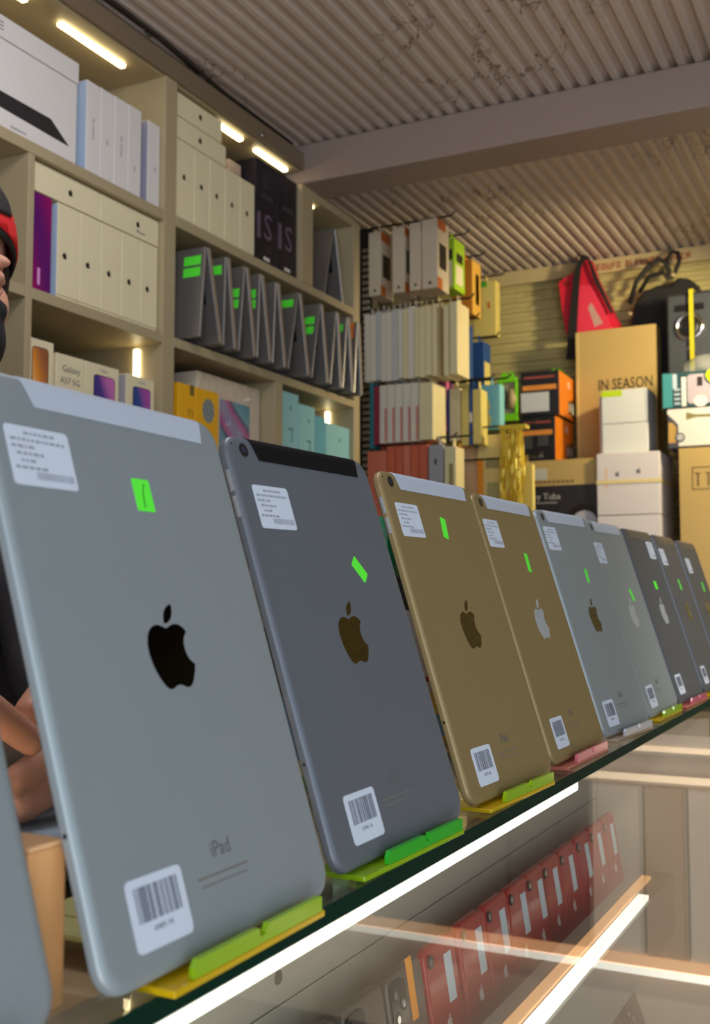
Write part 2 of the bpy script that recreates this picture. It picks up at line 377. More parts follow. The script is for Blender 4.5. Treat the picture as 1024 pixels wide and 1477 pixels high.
# top row, left bay
t, ww, hh = carton('laptop_box', 'large white laptop carton with a dark picture of a laptop, on the top left shelf', 'box', 1.02, 1.437, 0.739, 0.888, 0.20, white_card)
plate('laptop_picture', mat('picture_dark', rgb(46, 44, 46), 0.4), t, [(-0.16, 0.063), (0.144, 0.061), (0.190, 0.030), (0.150, 0.031), (-0.16, 0.041)], -0.0003, 0.0)
text(t, 'MacBook Pro', 0.0065, grey_ink, (0.07, -0.0003, 0.012))
t, ww, hh = carton('flat_box', 'flat white carton lying on top of the large laptop carton', 'box', 1.00, 1.441, 0.889, 0.927, 0.19, white_card)
for q in range(3): box('printed_line', grey_ink, t, 0.01, 0.04, -0.0003, 0.0, 0.012+q*0.006, 0.014+q*0.006)
yy = [1.461, 1.499, 1.538, 1.578, 1.617]
marks = [(0.085, 0.065), (0.075, 0.033), (0.082, 0.065), (0.055, 0.033)]
for i in range(4):
    t, ww, hh = carton('tablet_box', ['tall slim white box with a pale blue side, beside the large laptop carton', 'tall slim white box, second right of the large laptop carton', 'tall slim white box, third right of the large laptop carton', 'tall slim white box, fourth right of the large laptop carton'][i], 'box',
                       yy[i], yy[i+1], 0.739, 0.909 + 0.001*i, 0.22, white_card, 'slim white boxes on the top left shelf')
    if i == 0: box('side_print', bluish_card, t, -ww/2-0.0003, -ww/2, 0.001, 0.215, 0.002, hh-0.002)
    text(t, 'iPad  (10.2-inch)' if i in (0, 2) else 'iPad', 0.006, grey_ink, (0.0, -0.0003, marks[i][0]), (PI/2, PI/2, 0))
t, ww, hh = carton('tablet_box', 'single slim white box standing apart at the right end of the top left shelf', 'box', 1.636, 1.6745, 0.739, 0.905, 0.22, white_card, 'slim white boxes on the top left shelf')
box('side_print', mat('grey_blue_card', rgb(150, 152, 172), 0.5), t, -ww/2-0.0003, -ww/2, 0.001, 0.215, 0.002, hh-0.002)
text(t, 'iPad', 0.006, grey_ink, (0.004, -0.0003, 0.075), (PI/2, PI/2, 0))

# middle row, left bay
t, ww, hh = carton('phone_box', 'cream phone box lying flat above the purple box', 'box', 1.328, 1.501, 0.6655, 0.7165, 0.10, cream_card, 'cream phone boxes on the middle left shelf')
emblem(t, 0.013, black_ink, (0.010, -0.0002, 0.024), lo=True)
t, ww, hh = carton('phone_box', 'cream phone box lying flat at the upper right of the middle left shelf', 'box', 1.5025, 1.674, 0.6655, 0.7165, 0.10, cream_card, 'cream phone boxes on the middle left shelf')
emblem(t, 0.013, black_ink, (0.022, -0.0002, 0.026), lo=True)
text(t, 'iPhone', 0.009, grey_ink, (0.030, -0.0003, 0.012))
t, ww, hh = carton('phone_box', 'purple and magenta phone box standing upright beside cream boxes', 'box', 1.328, 1.381, 0.498, 0.6645, 0.09, ramp_mat('purple_fade', [(0.0, rgb(150, 0, 92)), (1.0, rgb(92, 14, 104))], scale=0.3, dist=0.0))
box('printed_text', mat('pink_ink', rgb(220, 150, 210), 0.5), t, -0.006, 0.000, -0.0003, 0.0, 0.012, 0.040)
ib = [1.394, 1.4505, 1.5065, 1.5645, 1.6215, 1.6735]
for i in range(5):
    t, ww, hh = carton('phone_box', 'cream phone box standing upright, %s to the right of the purple box' % ORD[i], 'box', ib[i], ib[i+1]-0.001, 0.498, 0.6645, 0.092, cream_card, 'cream phone boxes on the middle left shelf', lid=cream_card, lid_h=0.158)
    emblem(t, 0.013, black_ink, (-0.006 if i else -0.009, -0.0002, 0.078), lo=True)
    if i == 0: box('side_print', bluish_card, t, -ww/2-0.0003, -ww/2, 0.001, 0.09, 0.002, hh-0.002)

# bottom row, left bay (phone boxes with screen pictures)
cam_pic = [ramp_mat('screen_orange', [(0.0, rgb(240, 190, 120)), (0.5, rgb(226, 140, 50)), (1.0, rgb(150, 90, 60))], scale=0.2),
           ramp_mat('screen_violet', [(0.0, rgb(190, 214, 214)), (0.25, rgb(40, 40, 120)), (0.7, rgb(70, 50, 140)), (1.0, rgb(200, 110, 180))], scale=0.18, dist=0.8),
           ramp_mat('screen_blue', [(0.0, rgb(130, 200, 200)), (0.3, rgb(10, 60, 130)), (0.7, rgb(20, 70, 150)), (1.0, rgb(170, 70, 170))], scale=0.18, dist=0.8)]
def phone_pic(t, cx, cz, w, h, m):
    f = plate('screen_picture', m, t, rrect(w, h, 0.006, 4, cx, cz), -0.0006, 0.0)
    plate('picture_border', black_ink, t, rrect(w+0.003, h+0.003, 0.0075, 4, cx, cz), -0.0003, 0.0)
t, ww, hh = carton('phone_box', 'upright white phone box with an orange screen picture, behind the big silver tablet', 'box', 1.3275, 1.392, 0.256, 0.420, 0.075, cream_card, 'phone boxes with screen pictures')
phone_pic(t, 0.000, 0.085, 0.036, 0.128, cam_pic[0])
t, ww, hh = carton('phone_box', 'wide white phone box with two lines of large grey lettering', 'box', 1.398, 1.468, 0.256, 0.407, 0.085, cream_card, 'phone boxes with screen pictures')
text(t, 'Galaxy', 0.0165, grey_ink, (0.002, -0.0003, 0.126)); text(t, 'A57 5G', 0.0155, grey_ink, (0.000, -0.0003, 0.105))
plate('screen_picture', mat('picture_black', rgb(50, 50, 54), 0.4), t, [(-0.018, 0.055), (0.034, 0.055), (0.034, 0.088), (0.026, 0.082)], -0.0004, 0.0)
t, ww, hh = carton('phone_box', 'white phone box with a violet screen picture', 'box', 1.4695, 1.563, 0.256, 0.407, 0.085, cream_card, 'phone boxes with screen pictures')
phone_pic(t, 0.006, 0.072, 0.055, 0.115, cam_pic[1]); text(t, 'Galaxy', 0.008, pale_ink, (0.004, -0.0003, 0.140))
t, ww, hh = carton('phone_box', 'white phone box with a deep blue screen picture, by the led strip', 'box', 1.582, 1.668, 0.256, 0.405, 0.085, cream_card, 'phone boxes with screen pictures')
box('side_print', mat('grey_card', rgb(168, 166, 176), 0.5), t, -ww/2-0.0003, -ww/2, 0.001, 0.083, 0.002, hh-0.002)
phone_pic(t, 0.004, 0.072, 0.050, 0.110, cam_pic[2]); text(t, 'Galaxy', 0.008, pale_ink, (0.004, -0.0003, 0.138))

# top row, middle bay
t, ww, hh = carton('phone_box', 'cream phone box lying flat on top of the stack beside the tall upright', 'box', 1.719, 1.889, 0.952, 1.000, 0.09, cream_card, 'cream phone boxes on the top middle shelf')
emblem(t, 0.014, black_ink, (0.005, -0.0002, 0.026), lo=True)
t, ww, hh = carton('phone_box', 'cream phone box lying flat second from the top of the stack beside the tall upright', 'box', 1.719, 1.905, 0.9065, 0.951, 0.09, cream_card, 'cream phone boxes on the top middle shelf')
emblem(t, 0.014, black_ink, (-0.003, -0.0002, 0.022), lo=True)
wb = [1.724, 1.790, 1.845, 1.902, 1.962, 2.022]
for i in range(5):
    t, ww, hh = carton('phone_box', 'cream phone box standing upright, %s right of the tall upright on the top middle shelf' % ORD[i], 'box', wb[i], wb[i+1]-0.001, 0.739, 0.9055, 0.09, cream_card, 'cream phone boxes on the top middle shelf', lid=cream_card, lid_h=0.158)
    emblem(t, 0.0135, black_ink, (-0.002, -0.0002, 0.094), lo=True)
t, ww, hh = carton('small_box', 'small pinkish brown box at the back above the cream boxes', 'box', 1.966, 2.016, 0.9065, 0.955, 0.07, mat('pinkish_card', rgb(190, 168, 150), 0.5), fx=-1.295)
violet_ink = mat('violet_ink', rgb(106, 88, 108), 0.4); navy_card = mat('navy_card', rgb(26, 24, 36), 0.4)
for i, (a, b) in enumerate(((2.026, 2.118), (2.119, 2.210))):
    t, ww, hh = carton('dark_box', ['near black upright box with a large faded letter S, beside cream boxes', 'near black upright box with a large faded letter S, against the shelf divider'][i], 'box', a, b, 0.739, 0.975, 0.10, navy_card, 'near black letter S boxes')
    text(t, 'S', 0.085, violet_ink, (0.006, -0.0003, 0.085)); box('printed_bar', violet_ink, t, -0.040, -0.026, -0.0003, 0, 0.055, 0.115)
    text(t, 'S', 0.05, mat('dim_violet', rgb(56, 48, 62), 0.4), (-0.005, -0.0003, 0.19)); box('printed_bar', mat('dim_violet', rgb(56, 48, 62), 0.4), t, -0.025, 0.025, -0.0003, 0, 0.150, 0.163)
    box('barcode_label', white_card, t, -0.012, 0.014, -0.0003, 0, 0.010, 0.018)
    text(t, 'FE', 0.03, mat('dim_violet', rgb(56, 48, 62), 0.4), (0.010, -0.0003, 0.035))

# open laptops standing like tents
lap_al = mat('laptop_aluminium', rgb(150, 146, 142), 0.38, metal=0.7, var=0.04)
lap_edge = mat('laptop_edge', rgb(176, 160, 140), 0.4, metal=0.5)
lap_dark = mat('laptop_dark', rgb(70, 68, 72), 0.45, metal=0.3)
orange_note = mat('orange_sticker', rgb(240, 120, 30), 0.6)
def tent_laptop(label, ya, zb, y_l, y_r, H, depth, notes, dark=False, cat='laptop', grp='tent laptops on the middle shelf', x=-1.214):
    """apex at y=ya; the lid foot stands at y_l, the keyboard half foot at y_r"""
    t = thing('laptop', label, cat, (x, ya, zb), (0, 0, PI/2), grp)
    for nm, yf, sgn in (('lid', y_l, -1), ('keyboard_half', y_r, 1)):
        dy = yf - ya; L = math.hypot(dy, H); a = math.atan2(dy, H)
        th = 0.0062 if sgn < 0 else 0.0098
        # slab hanging from the apex; local X is the shelf direction
        h0 = box(nm, lap_al if not dark else lap_dark, t, (-th if sgn < 0 else 0.0005), (-0.0005 if sgn < 0 else th), 0, depth, -L+0.004, -0.001, 0.0022, (0, 0, H), (0, -a, 0))
        if sgn < 0:
            box('screen', black_plastic, h0, -0.0006, 0.0002, 0.008, depth-0.008, -L+0.018, -0.012)
            for (zz, wd, mt) in notes:
                box('sticker', mt, h0, -th-0.0004, -th+0.0001, 0.010, 0.010+wd, -zz-0.019, -zz)
            emblem(h0, 0.040, chrome, (-th-0.0002, depth/2, -L/2), (0, 0, -PI/2), lo=True)
        else:
            box('touchpad', mat('touchpad', rgb(96, 94, 96), 0.4), h0, -0.0003, 0.0006, depth*.32, depth*.68, -L+0.012, -L+0.075)
            box('keyboard', black_plastic, h0, -0.0003, 0.0006, 0.02, depth-0.02, -L+0.085, -0.03)
            box('front_edge', lap_edge, h0, 0.0008, th-0.0012, -0.0006, 0.0002, -L+0.008, -0.004)
    bm = bmesh.new(); cyl(bm, (0, 0.03, H-0.002), (0, depth-0.03, H-0.002), 0.004, seg=10); fin(bm, 'hinge', lap_dark, t)
    return t
g2 = [(0.018, 0.040, green_note), (0.042, 0.040, green_note)]; g1 = [(0.018, 0.036, green_note)]
TL = [(1.770, 1.752, 1.827, g2), (1.842, 1.836, 1.880, g1), (1.914, 1.893, 1.957, [(0.05, 0.02, green_note), (0.074, 0.02, green_note)]), (1.975, 1.966, 2.020, [(0.035, 0.024, green_note), (0.058, 0.024, green_note)]),
      (2.042, 2.030, 2.083, []), (2.141, 2.095, 2.190, [(0.018, 0.060, green_note)]), (2.245, 2.204, 2.284, [(0.035, 0.045, green_note), (0.060, 0.045, green_note)]), (2.327, 2.297, 2.352, []), (2.385, 2.362, 2.415, [(0.02, 0.02, green_note)]), (2.443, 2.424, 2.466, [(0.002, 0.03, orange_note), (0.024, 0.03, orange_note)])]
tl_txt = ['with two green stickers, leftmost of the row, next to the tall upright', 'with one green sticker, second from the left of the row', 'third from the left, a narrow pair of green stickers on its lid', 'fourth from the left, two green stickers near its top corner',
          'fifth from the left, without stickers', 'sixth from the left, one wide green sticker at its top', 'seventh from the left, two wide green stickers on its lid', 'eighth from the left, narrow and without stickers', 'ninth from the left, second from the right end', 'at the right end of the row, with orange stickers']
for i, (ya, yl, yr, nt) in enumerate(TL):
    tent_laptop('grey tent laptop, ' + tl_txt[i], ya, 0.4975, yl, yr - 0.009, 0.190, 0.215, nt)
tent_laptop('silver laptop opened like a tent alone in the small top right cell', 2.405, 0.7385, 2.352, 2.450, 0.188, 0.215, [], grp='single tent laptop', x=-1.262)

# bottom row, middle bay
yel = mat('yellow_card', rgb(240, 176, 12), 0.45, var=0.03)
t, ww, hh = carton('phone_box', 'narrow yellow box printed 71, beside the tall upright', 'box', 1.744, 1.802, 0.256, 0.417, 0.017, yel, 'yellow phone boxes')
text(t, '71', 0.022, mat('olive_ink', rgb(120, 96, 10), 0.5), (0.012, -0.0003, 0.103)); box('tape', mat('tape_dark', rgb(110, 90, 30), 0.4), t, 0.010, 0.024, -0.0004, 0, 0.140, 0.161)
t, ww, hh = carton('phone_box', 'yellow box with a round picture window, right of the box printed 71', 'box', 1.803, 1.886, 0.256, 0.417, 0.017, yel, 'yellow phone boxes')
plate('round_picture', ramp_mat('round_pic', [(0, rgb(20, 70, 90)), (0.5, rgb(190, 200, 200)), (1, rgb(10, 50, 60))], scale=1.2), t, ellipse(0.021, 0.025, 24, 0.004, 0.118), -0.0004, 0.0)
t, ww, hh = carton('tablet_box', 'large plastic wrapped white tablet box with a blue and pink swirl picture', 'box', 1.845, 2.090, 0.256, 0.461, 0.06, mat('wrapped_card', rgb(222, 206, 184), 0.35), fx=-1.288)
plate('screen_picture', ramp_mat('swirl', [(0, rgb(60, 150, 180)), (0.35, rgb(110, 170, 190)), (0.55, rgb(60, 90, 130)), (0.75, rgb(200, 70, 150)), (1, rgb(150, 150, 190))], scale=0.35, dist=3), t, rrect(0.118, 0.12, 0.004, 3, 0.020, 0.099), -0.0008, 0.0)
# crumpled clear wrap
bm = bmesh.new(); random.seed(5); NX, NZ = 26, 22; gv = {}
for i in range(NX+1):
    for k in range(NZ+1):
        e = 0.0015 + 0.0075*noise.noise(Vector((i*0.55, k*0.5, 3.0)))**2*4 + 0.002*random.random()
        gv[i, k] = bm.verts.new((-0.121+0.242*i/NX, -0.0012-e, 0.203*k/NZ))
for i in range(NX):
    for k in range(NZ): bm.faces.new((gv[i, k], gv[i+1, k], gv[i+1, k+1], gv[i, k+1]))
fin(bm, 'plastic_wrap', glass_mat('clear_wrap', (0.97, 0.97, 0.97, 1), 0.12), t)
cy = mat('cyan_card', rgb(134, 190, 200), 0.5, var=0.03); cy2 = mat('cyan_ink', rgb(40, 110, 126), 0.5)
BB = [(2.131, 2.222, 0.468, 'pale cyan phone box, leftmost beside the low divider'), (2.224, 2.302, 0.450, 'pale cyan phone box, second right of the low divider'), (2.304, 2.356, 0.433, 'darker narrow cyan phone box below the led strip'), (2.358, 2.4865, 0.424, 'wide pale cyan phone box at the right end of its shelf')]
for i, (a, b, z1, lb) in enumerate(BB):
    t, ww, hh = carton('phone_box', lb, 'box', a, b, 0.256, z1, 0.07, mat('cyan_dark_card', rgb(88, 160, 180), 0.5) if i == 2 else cy, 'cyan phone boxes')
    if i != 2:
        emblem(t, 0.011, cy2, (0.008, -0.0002, hh-0.035), lo=True)
        box('printed_line', cy2, t, -0.004, 0.020, -0.0003, 0, hh-0.087, hh-0.083); box('printed_line', cy2, t, 0.012, 0.016, -0.0003, 0, hh-0.115, hh-0.087)

# ------------------------------------------------------------------ accessory wall with hooks, beyond the shelving
aw = thing('slat_wall', 'black perforated accessory wall panel hung with cases and boxes, right of the shelving', 'display panel', (0, 0, 0))
box('panel', mat('panel_black', rgb(84, 80, 72), 0.5), aw, -1.420, -1.402, 2.56, 3.43, -0.9, 1.06)
box('side_frame', mat('frame_black', rgb(60, 58, 54), 0.5), aw, -1.402, -1.310, 2.722, 2.734, -0.9, 1.03)
# perforated upright strip with slots
bm = bmesh.new()
for k in range(52): bx(bm, -1.340, -1.318, 2.7200, 2.7218, 0.02+k*0.0185, 0.02+k*0.0185+0.0095)
sl = fin(bm, 'slots', mat('slot_pale', rgb(186, 176, 150), 0.6), aw); sl['kind'] = 'stuff'
hook_m = mat('hook_steel', rgb(70, 66, 60), 0.35, metal=0.8)
def wall_hook(y, z, x1):
    bm = bmesh.new(); tube(bm, [(-1.402, y, z), (x1, y, z), (x1+0.012, y, z+0.010)], 0.0028, 6); fin(bm, 'hook', hook_m, aw, smooth=True)
def pack(name, label, cat, x0, x1, y0, y1, z0, z1, m, group=None, prints=(), hole=True):
    """retail pack hung on a hook: X is its thickness direction, +X its face; local frame = world"""
    t = thing(name, label, cat, ((x0+x1)/2, (y0+y1)/2, z0), (0, 0, 0), group)
    w, d, h = x1-x0, y1-y0, z1-z0
    box('body', m, t, -w/2, w/2, -d/2, d/2, 0, h, 0.001)
    if hole:
        bm = bmesh.new(); prism(bm, [(-d*.16, h-0.001), (d*.16, h-0.001), (d*.16, h+0.022), (d*.10, h+0.026), (d*.04, h+0.020), (-d*.04, h+0.020), (-d*.10, h+0.026), (-d*.16, h+0.022)], -0.0006, 0.0006)
        bm.transform(Matrix.Rotation(PI/2, 4, 'Z')); fin(bm, 'hang_tab', m, t)
    for (nm, mt, face, a0, a1, c0, c1) in prints:
        if face == 'f': box(nm, mt, t, a0*w-w/2, a1*w-w/2, -d/2-0.0004, -d/2, c0*h, c1*h)   # near narrow side
        else: box(nm, mt, t, w/2, w/2+0.0004, a0*d-d/2, a1*d-d/2, c0*h, c1*h)               # face towards the aisle
    return t
tanw = mat('tan_white_card', rgb(206, 190, 164), 0.5, var=0.03)
orange_ink = mat('orange_ink', rgb(190, 100, 40), 0.5); dark_ink = mat('dark_ink', rgb(44, 38, 34), 0.4)
R1 = [(-1.262, -1.226), (-1.192, -1.156), (-1.142, -1.109), (-1.1065, -1.062)]
for i, (a, b) in enumerate(R1):
    pack('accessory_box', 'tall tan white accessory box at the top of the hook wall, %s from the left' % ORD[i], 'box', a, b, 2.60, 2.68, 0.798, 0.972 + 0.004*i, tanw, 'tan white accessory boxes',
         [('corner_print', orange_ink, 's', 0.0, 0.7, 0.86, 1.0), ('window', dark_ink, 's', 0.15, 0.75, 0.30, 0.66), ('corner_print', orange_ink, 's', 0.0, 0.4, 0.0, 0.16), ('mark', black_ink, 'f', 0.42, 0.60, 0.06, 0.10)])
wall_hook(2.64, 0.998, -1.04)
lime_card = mat('lime_card', rgb(160, 200, 40), 0.5)
pack('accessory_pack', 'lime green accessory pack with a white panel, right of the tan white boxes', 'accessory', -1.120, -1.078, 2.76, 2.84, 0.838, 0.980, lime_card, None, [('label', cream_card, 's', 0.15, 0.8, 0.12, 0.5), ('window', dark_ink, 's', 0.2, 0.8, 0.56, 0.74), ('label', cream_card, 'f', 0.3, 0.85, 0.05, 0.55), ('window', dark_ink, 'f', 0.4, 0.85, 0.58, 0.78)])
wall_hook(2.80, 1.000, -1.06)
pack('accessory_box', 'orange and yellow accessory box with a dark slot, right of the lime green pack', 'box', -1.148, -1.086, 2.92, 2.99, 0.805, 0.965, mat('orange_card', rgb(206, 128, 34), 0.5), None, [('face_print', mat('ochre_card', rgb(220, 170, 70), 0.5), 's', 0, 1, 0.0, 1.0), ('slot', dark_ink, 's', 0.4, 0.8, 0.22, 0.78), ('seam', mat('orange_dark', rgb(160, 84, 20), 0.5), 'f', 0.46, 0.5, 0, 1)])
wall_hook(2.955, 0.985, -1.07)
yel_card = mat('pale_yellow_card', rgb(214, 196, 110), 0.5)
pack('accessory_pack', 'pale yellow accessory pack with a green top corner, nearest to the back wall', 'accessory', -1.155, -1.085, 3.12, 3.16, 0.785, 0.955, yel_card, None, [('corner_print', mat('leaf_ink', rgb(70, 160, 40), 0.5), 'f', 0.1, 0.6, 0.9, 1.0), ('mark', orange_ink, 'f', 0.62, 0.74, 0.5, 0.62)])
wall_hook(3.14, 0.976, -1.07)
# second row: slim white packs
slim = [mat('slim_white', rgb(214, 206, 190), 0.5), mat('slim_cream', rgb(220, 206, 160), 0.5), mat('slim_grey', rgb(190, 190, 188), 0.5)]
xs = -1.274; random.seed(11); n = 0; slimx = []
while xs < -1.075:
    wd = random.choice((0.0125, 0.014, 0.0165)); slimx.append((xs, xs+wd)); xs += wd + 0.0012
slimx += [(-1.048, -1.034), (-1.031, -1.010)]
for i, (a, b) in enumerate(slimx):
    pack('phone_case_pack', 'slim pale phone case pack, second hook row, %s from the left' % ORD[i] if i < len(slimx)-2 else ['slim cream phone case pack in the separate pair ending the second hook row, left one', 'slim cream phone case pack in the separate pair ending the second hook row, right one'][i-len(slimx)+2],
         'phone case', a, b, 2.60+random.uniform(-.004, .004), 2.69, 0.566+random.uniform(-.003, .003), 0.752+random.uniform(-.004, .004), slim[(0, 0, 2, 0, 0, 2, 0, 1, 0, 1, 1, 1, 1, 1, 1, 1, 1, 1)[i % 18]], 'slim phone case packs')
wall_hook(2.645, 0.772, -0.99)
blue_card = mat('blue_card', rgb(30, 74, 132), 0.45); ltblue = mat('cyan_bag', rgb(120, 190, 200), 0.4)
pack('accessory_pack', 'blue accessory pack with a yellow label, right of the slim pale packs', 'accessory', -1.106, -1.070, 2.82, 2.88, 0.600, 0.755, blue_card, None, [('label', yel_card, 'f', 0.4, 0.95, 0.1, 0.72), ('mark', lime_card, 'f', 0.4, 0.8, 0.78, 0.95)])
pack('accessory_pack', 'plain blue accessory pack with a narrow yellow side, below the pale yellow pack', 'accessory', -1.124, -1.078, 2.99, 3.05, 0.595, 0.738, blue_card, None, [('label', yel_card, 's', 0.1, 0.9, 0.05, 0.6)])
wall_hook(2.85, 0.775, -1.05); wall_hook(3.02, 0.758, -1.05)
# third row
teal_card = mat('teal_card', rgb(40, 110, 120), 0.5); crim = mat('crimson_card', rgb(140, 40, 60), 0.5)
pack('phone_case_pack', 'thin teal phone case pack at the left of the third hook row', 'phone case', -1.260, -1.248, 2.60, 2.69, 0.385, 0.562, teal_card)
pack('phone_case_pack', 'thin crimson phone case pack beside the teal one', 'phone case', -1.2465, -1.232, 2.60, 2.69, 0.395, 0.552, crim)
for i in range(5):
    a = -1.230 + i*0.0225
    pack('phone_case_pack', 'white phone case pack with pink lower edge, %s right of the crimson pack' % ORD[i], 'phone case', a, a+0.021, 2.60, 2.69, 0.398, 0.553, slim[0], 'white phone case packs with pink edges', [('edge_print', mat('pink_edge', rgb(200, 120, 110), 0.5), 'f', 0.70, 1.0, 0.02, 0.6)])
pack('phone_case_pack', 'broad pale yellow phone case pack ending the third hook row', 'phone case', -1.116, -1.078, 2.60, 2.69, 0.400, 0.550, slim[1])
wall_hook(2.645, 0.575, -1.06)
pack('accessory_pack', 'violet and pink accessory pack on the third hook row', 'accessory', -1.122, -1.098, 2.75, 2.80, 0.440, 0.580, ramp_mat('violet_pink', [(0, rgb(80, 50, 120)), (1, rgb(220, 110, 150))], scale=0.5), None)
pack('accessory_pack', 'cream accessory pack with a blue edge on the third hook row', 'accessory', -1.095, -1.060, 2.75, 2.80, 0.415, 0.558, slim[1], None, [('edge_print', blue_card, 'f', 0.0, 0.15, 0, 1)])
pack('accessory_pack', 'tall pale yellow accessory pack left of the thin blue one', 'accessory', -1.057, -1.036, 2.75, 2.80, 0.400, 0.553, yel_card)
pack('accessory_pack', 'thin blue accessory pack with a white middle band', 'accessory', -1.0345, -1.025, 2.75, 2.80, 0.400, 0.553, blue_card, None, [('band', slim[0], 'f', 0, 1, 0.40, 0.58)])
pack('accessory_pack', 'tall pale yellow accessory pack right of the thin blue one', 'accessory', -1.0235, -1.000, 2.75, 2.80, 0.402, 0.550, yel_card)
wall_hook(2.775, 0.583, -0.98)
t = pack('accessory_pack', 'cyan bag shaped pack with a yellow splash print', 'accessory', -1.030, -0.975, 2.83, 2.87, 0.452, 0.575, ltblue, None, [])
plate('splash_print', yel_card, t, [(-0.026, 0.01), (-0.002, 0.008), (0.004, 0.03), (-0.006, 0.045), (0.001, 0.06), (-0.004, 0.08), (-0.018, 0.10), (-0.026, 0.11)], -0.0206, -0.0200)
wall_hook(2.85, 0.594, -0.96)
# fourth row: coral packs etc
coral = mat('coral_card', rgb(196, 92, 62), 0.5); coral2 = mat('coral_light', rgb(206, 112, 86), 0.5)
CX = [(-1.266, -1.212), (-1.210, -1.186), (-1.184, -1.164), (-1.162, -1.143), (-1.141, -1.119), (-1.117, -1.094)]
for i, (a, b) in enumerate(CX):
    pack('phone_case_pack', 'coral red phone case pack on the lowest hook row, %s from the left' % ORD[i], 'phone case', a, b, 2.60, 2.69, 0.160, (0.378 if i == 0 else 0.388), coral2 if i in (0, 3) else coral, 'coral phone case packs')
wall_hook(2.645, 0.410, -1.04)
t = pack('phone_case_pack', 'grey phone box with a small dark emblem, right of the coral packs', 'phone case', -1.090, -1.050, 2.60, 2.66, 0.200, 0.385, mat('grey_lilac_card', rgb(158, 154, 158), 0.5), None, [('mark', dark_ink, 'f', 0.40, 0.56, 0.72, 0.80)])
pack('phone_case_pack', 'cream phone case pack with brown leaf print, right of the grey one', 'phone case', -1.046, -1.015, 2.60, 2.66, 0.200, 0.378, slim[1], None, [('leaf_print', mat('brown_ink', rgb(150, 130, 80), 0.5), 'f', 0.4, 0.75, 0.1, 0.75)])
wall_hook(2.63, 0.407, -0.99)
pack('phone_case_pack', 'yellow and orange phone case pack on the lowest hook row', 'phone case', -1.112, -1.090, 2.82, 2.88, 0.210, 0.415, mat('warm_yellow_card', rgb(226, 186, 50), 0.5), None, [('edge_print', orange_ink, 'f', 0, 0.3, 0.1, 0.8)])
pack('phone_case_pack', 'peach coloured phone case pack on the lowest hook row', 'phone case', -1.086, -1.036, 2.82, 2.88, 0.190, 0.412, mat('peach_card', rgb(226, 190, 140), 0.5), None, [])
t = pack('gift_box', 'yellow gift box with a window panel and orange stripe, below the cyan bag shaped pack', 'box', -1.030, -0.925, 2.80, 2.86, 0.190, 0.432, mat('cream_yellow_card', rgb(226, 206, 130), 0.5), None, [('stripe', mat('bright_orange_card', rgb(236, 150, 30), 0.5), 'f', 0.0, 0.16, 0.05, 0.72), ('window_frame', mat('olive_card', rgb(160, 150, 100), 0.5), 'f', 0.22, 0.70, 0.62, 0.72), ('window', mat('sage_card', rgb(170, 170, 110), 0.5), 'f', 0.26, 0.60, 0.18, 0.46), ('stripe', mat('bright_orange_card', rgb(236, 150, 30), 0.5), 'f', 0.2, 0.6, 0.02, 0.14)], hole=False)
wall_hook(2.85, 0.438, -0.99)
# foil fringe strips hanging in a bundle
bm = bmesh.new(); random.seed(9)
for k in range(46):
    x0 = -0.945 + random.uniform(0, 0.065); y0 = 2.745 + random.uniform(0, 0.03); zt = 0.44 + random.uniform(-.01, .01); L = random.uniform(0.20, 0.26)
    pts = [(x0 + 0.004*math.sin(j*0.9+k), y0 + 0.004*math.cos(j*1.1+k), zt - L*j/9) for j in range(10)]
    for j in range(9):
        p, q = Vector(pts[j]), Vector(pts[j+1]); s = Vector((0.0022*math.cos(k+j*.6), 0.0022*math.sin(k+j*.6), 0))
        vs = [bm.verts.new(p-s), bm.verts.new(p+s), bm.verts.new(q+s), bm.verts.new(q-s)]; bm.faces.new(vs)
bx(bm, -0.95, -0.875, 2.744, 2.776, 0.436, 0.446)
o = tag(fin(bm, 'foil_fringe', mat('gold_foil', rgb(232, 204, 70), 0.25, metal=0.3)), 'shiny yellow foil fringe hanging beside the stacked cartons', 'decoration'); o['kind'] = 'stuff'
wall_hook(2.76, 0.447, -0.86)
pack('accessory_pack', 'clear and yellow crinkled bag beside the shiny foil fringe', 'accessory', -0.905, -0.872, 2.79, 2.81, 0.215, 0.345, mat('pale_foil', rgb(226, 206, 110), 0.3), None, [])
wall_hook(2.80, 0.366, -0.86)

# ------------------------------------------------------------------ back bench and everything stacked on it
bt = thing('storage_bench', 'low wooden bench under the stacked cartons at the back wall', 'bench', (0, 0, 0))
box('bench_top', mat('bench_wood', rgb(130, 104, 70), 0.6), bt, -1.06, 0.30, 2.98, 3.42, -0.19, -0.16, 0.003)
for xx in (-1.03, 0.25):
    for yy2 in (3.01, 3.38): box('leg', mat('bench_wood', rgb(130, 104, 70), 0.6), bt, xx-0.02, xx+0.02, yy2-0.02, yy2+0.02, FZ+0.001, -0.1905, 0.002)
def crate(name, label, cat, x0, x1, y0, y1, z0, z1, m, group=None, yaw=0.0, bev=0.002):
    """world aligned carton, front faces -Y; returns thing, w, d, h with local origin at the front centre bottom"""
    t = thing(name, label, cat, ((x0+x1)/2, y0, z0), (0, 0, yaw), group)
    w, d, h = x1-x0, y1-y0, z1-z0
    box('body', m, t, -w/2, w/2, 0, d, 0.0004, h-0.0004, bev); return t, w, d, h
def fp(t, nm, m, x0, x1, z0, z1, th=0.0006, r=0.0):
    if r: return plate(nm, m, t, rrect(x1-x0, z1-z0, r, 4, (x0+x1)/2, (z0+z1)/2), -th, 0.0)
    return box(nm, m, t, x0, x1, -th, 0.0, z0, z1)
def sp_(t, nm, m, w, y0, y1, z0, z1, th=0.0006): return box(nm, m, t, w/2, w/2+th, y0, y1, z0, z1)

tape_m = mat('packing_tape', rgb(200, 176, 120), 0.3)
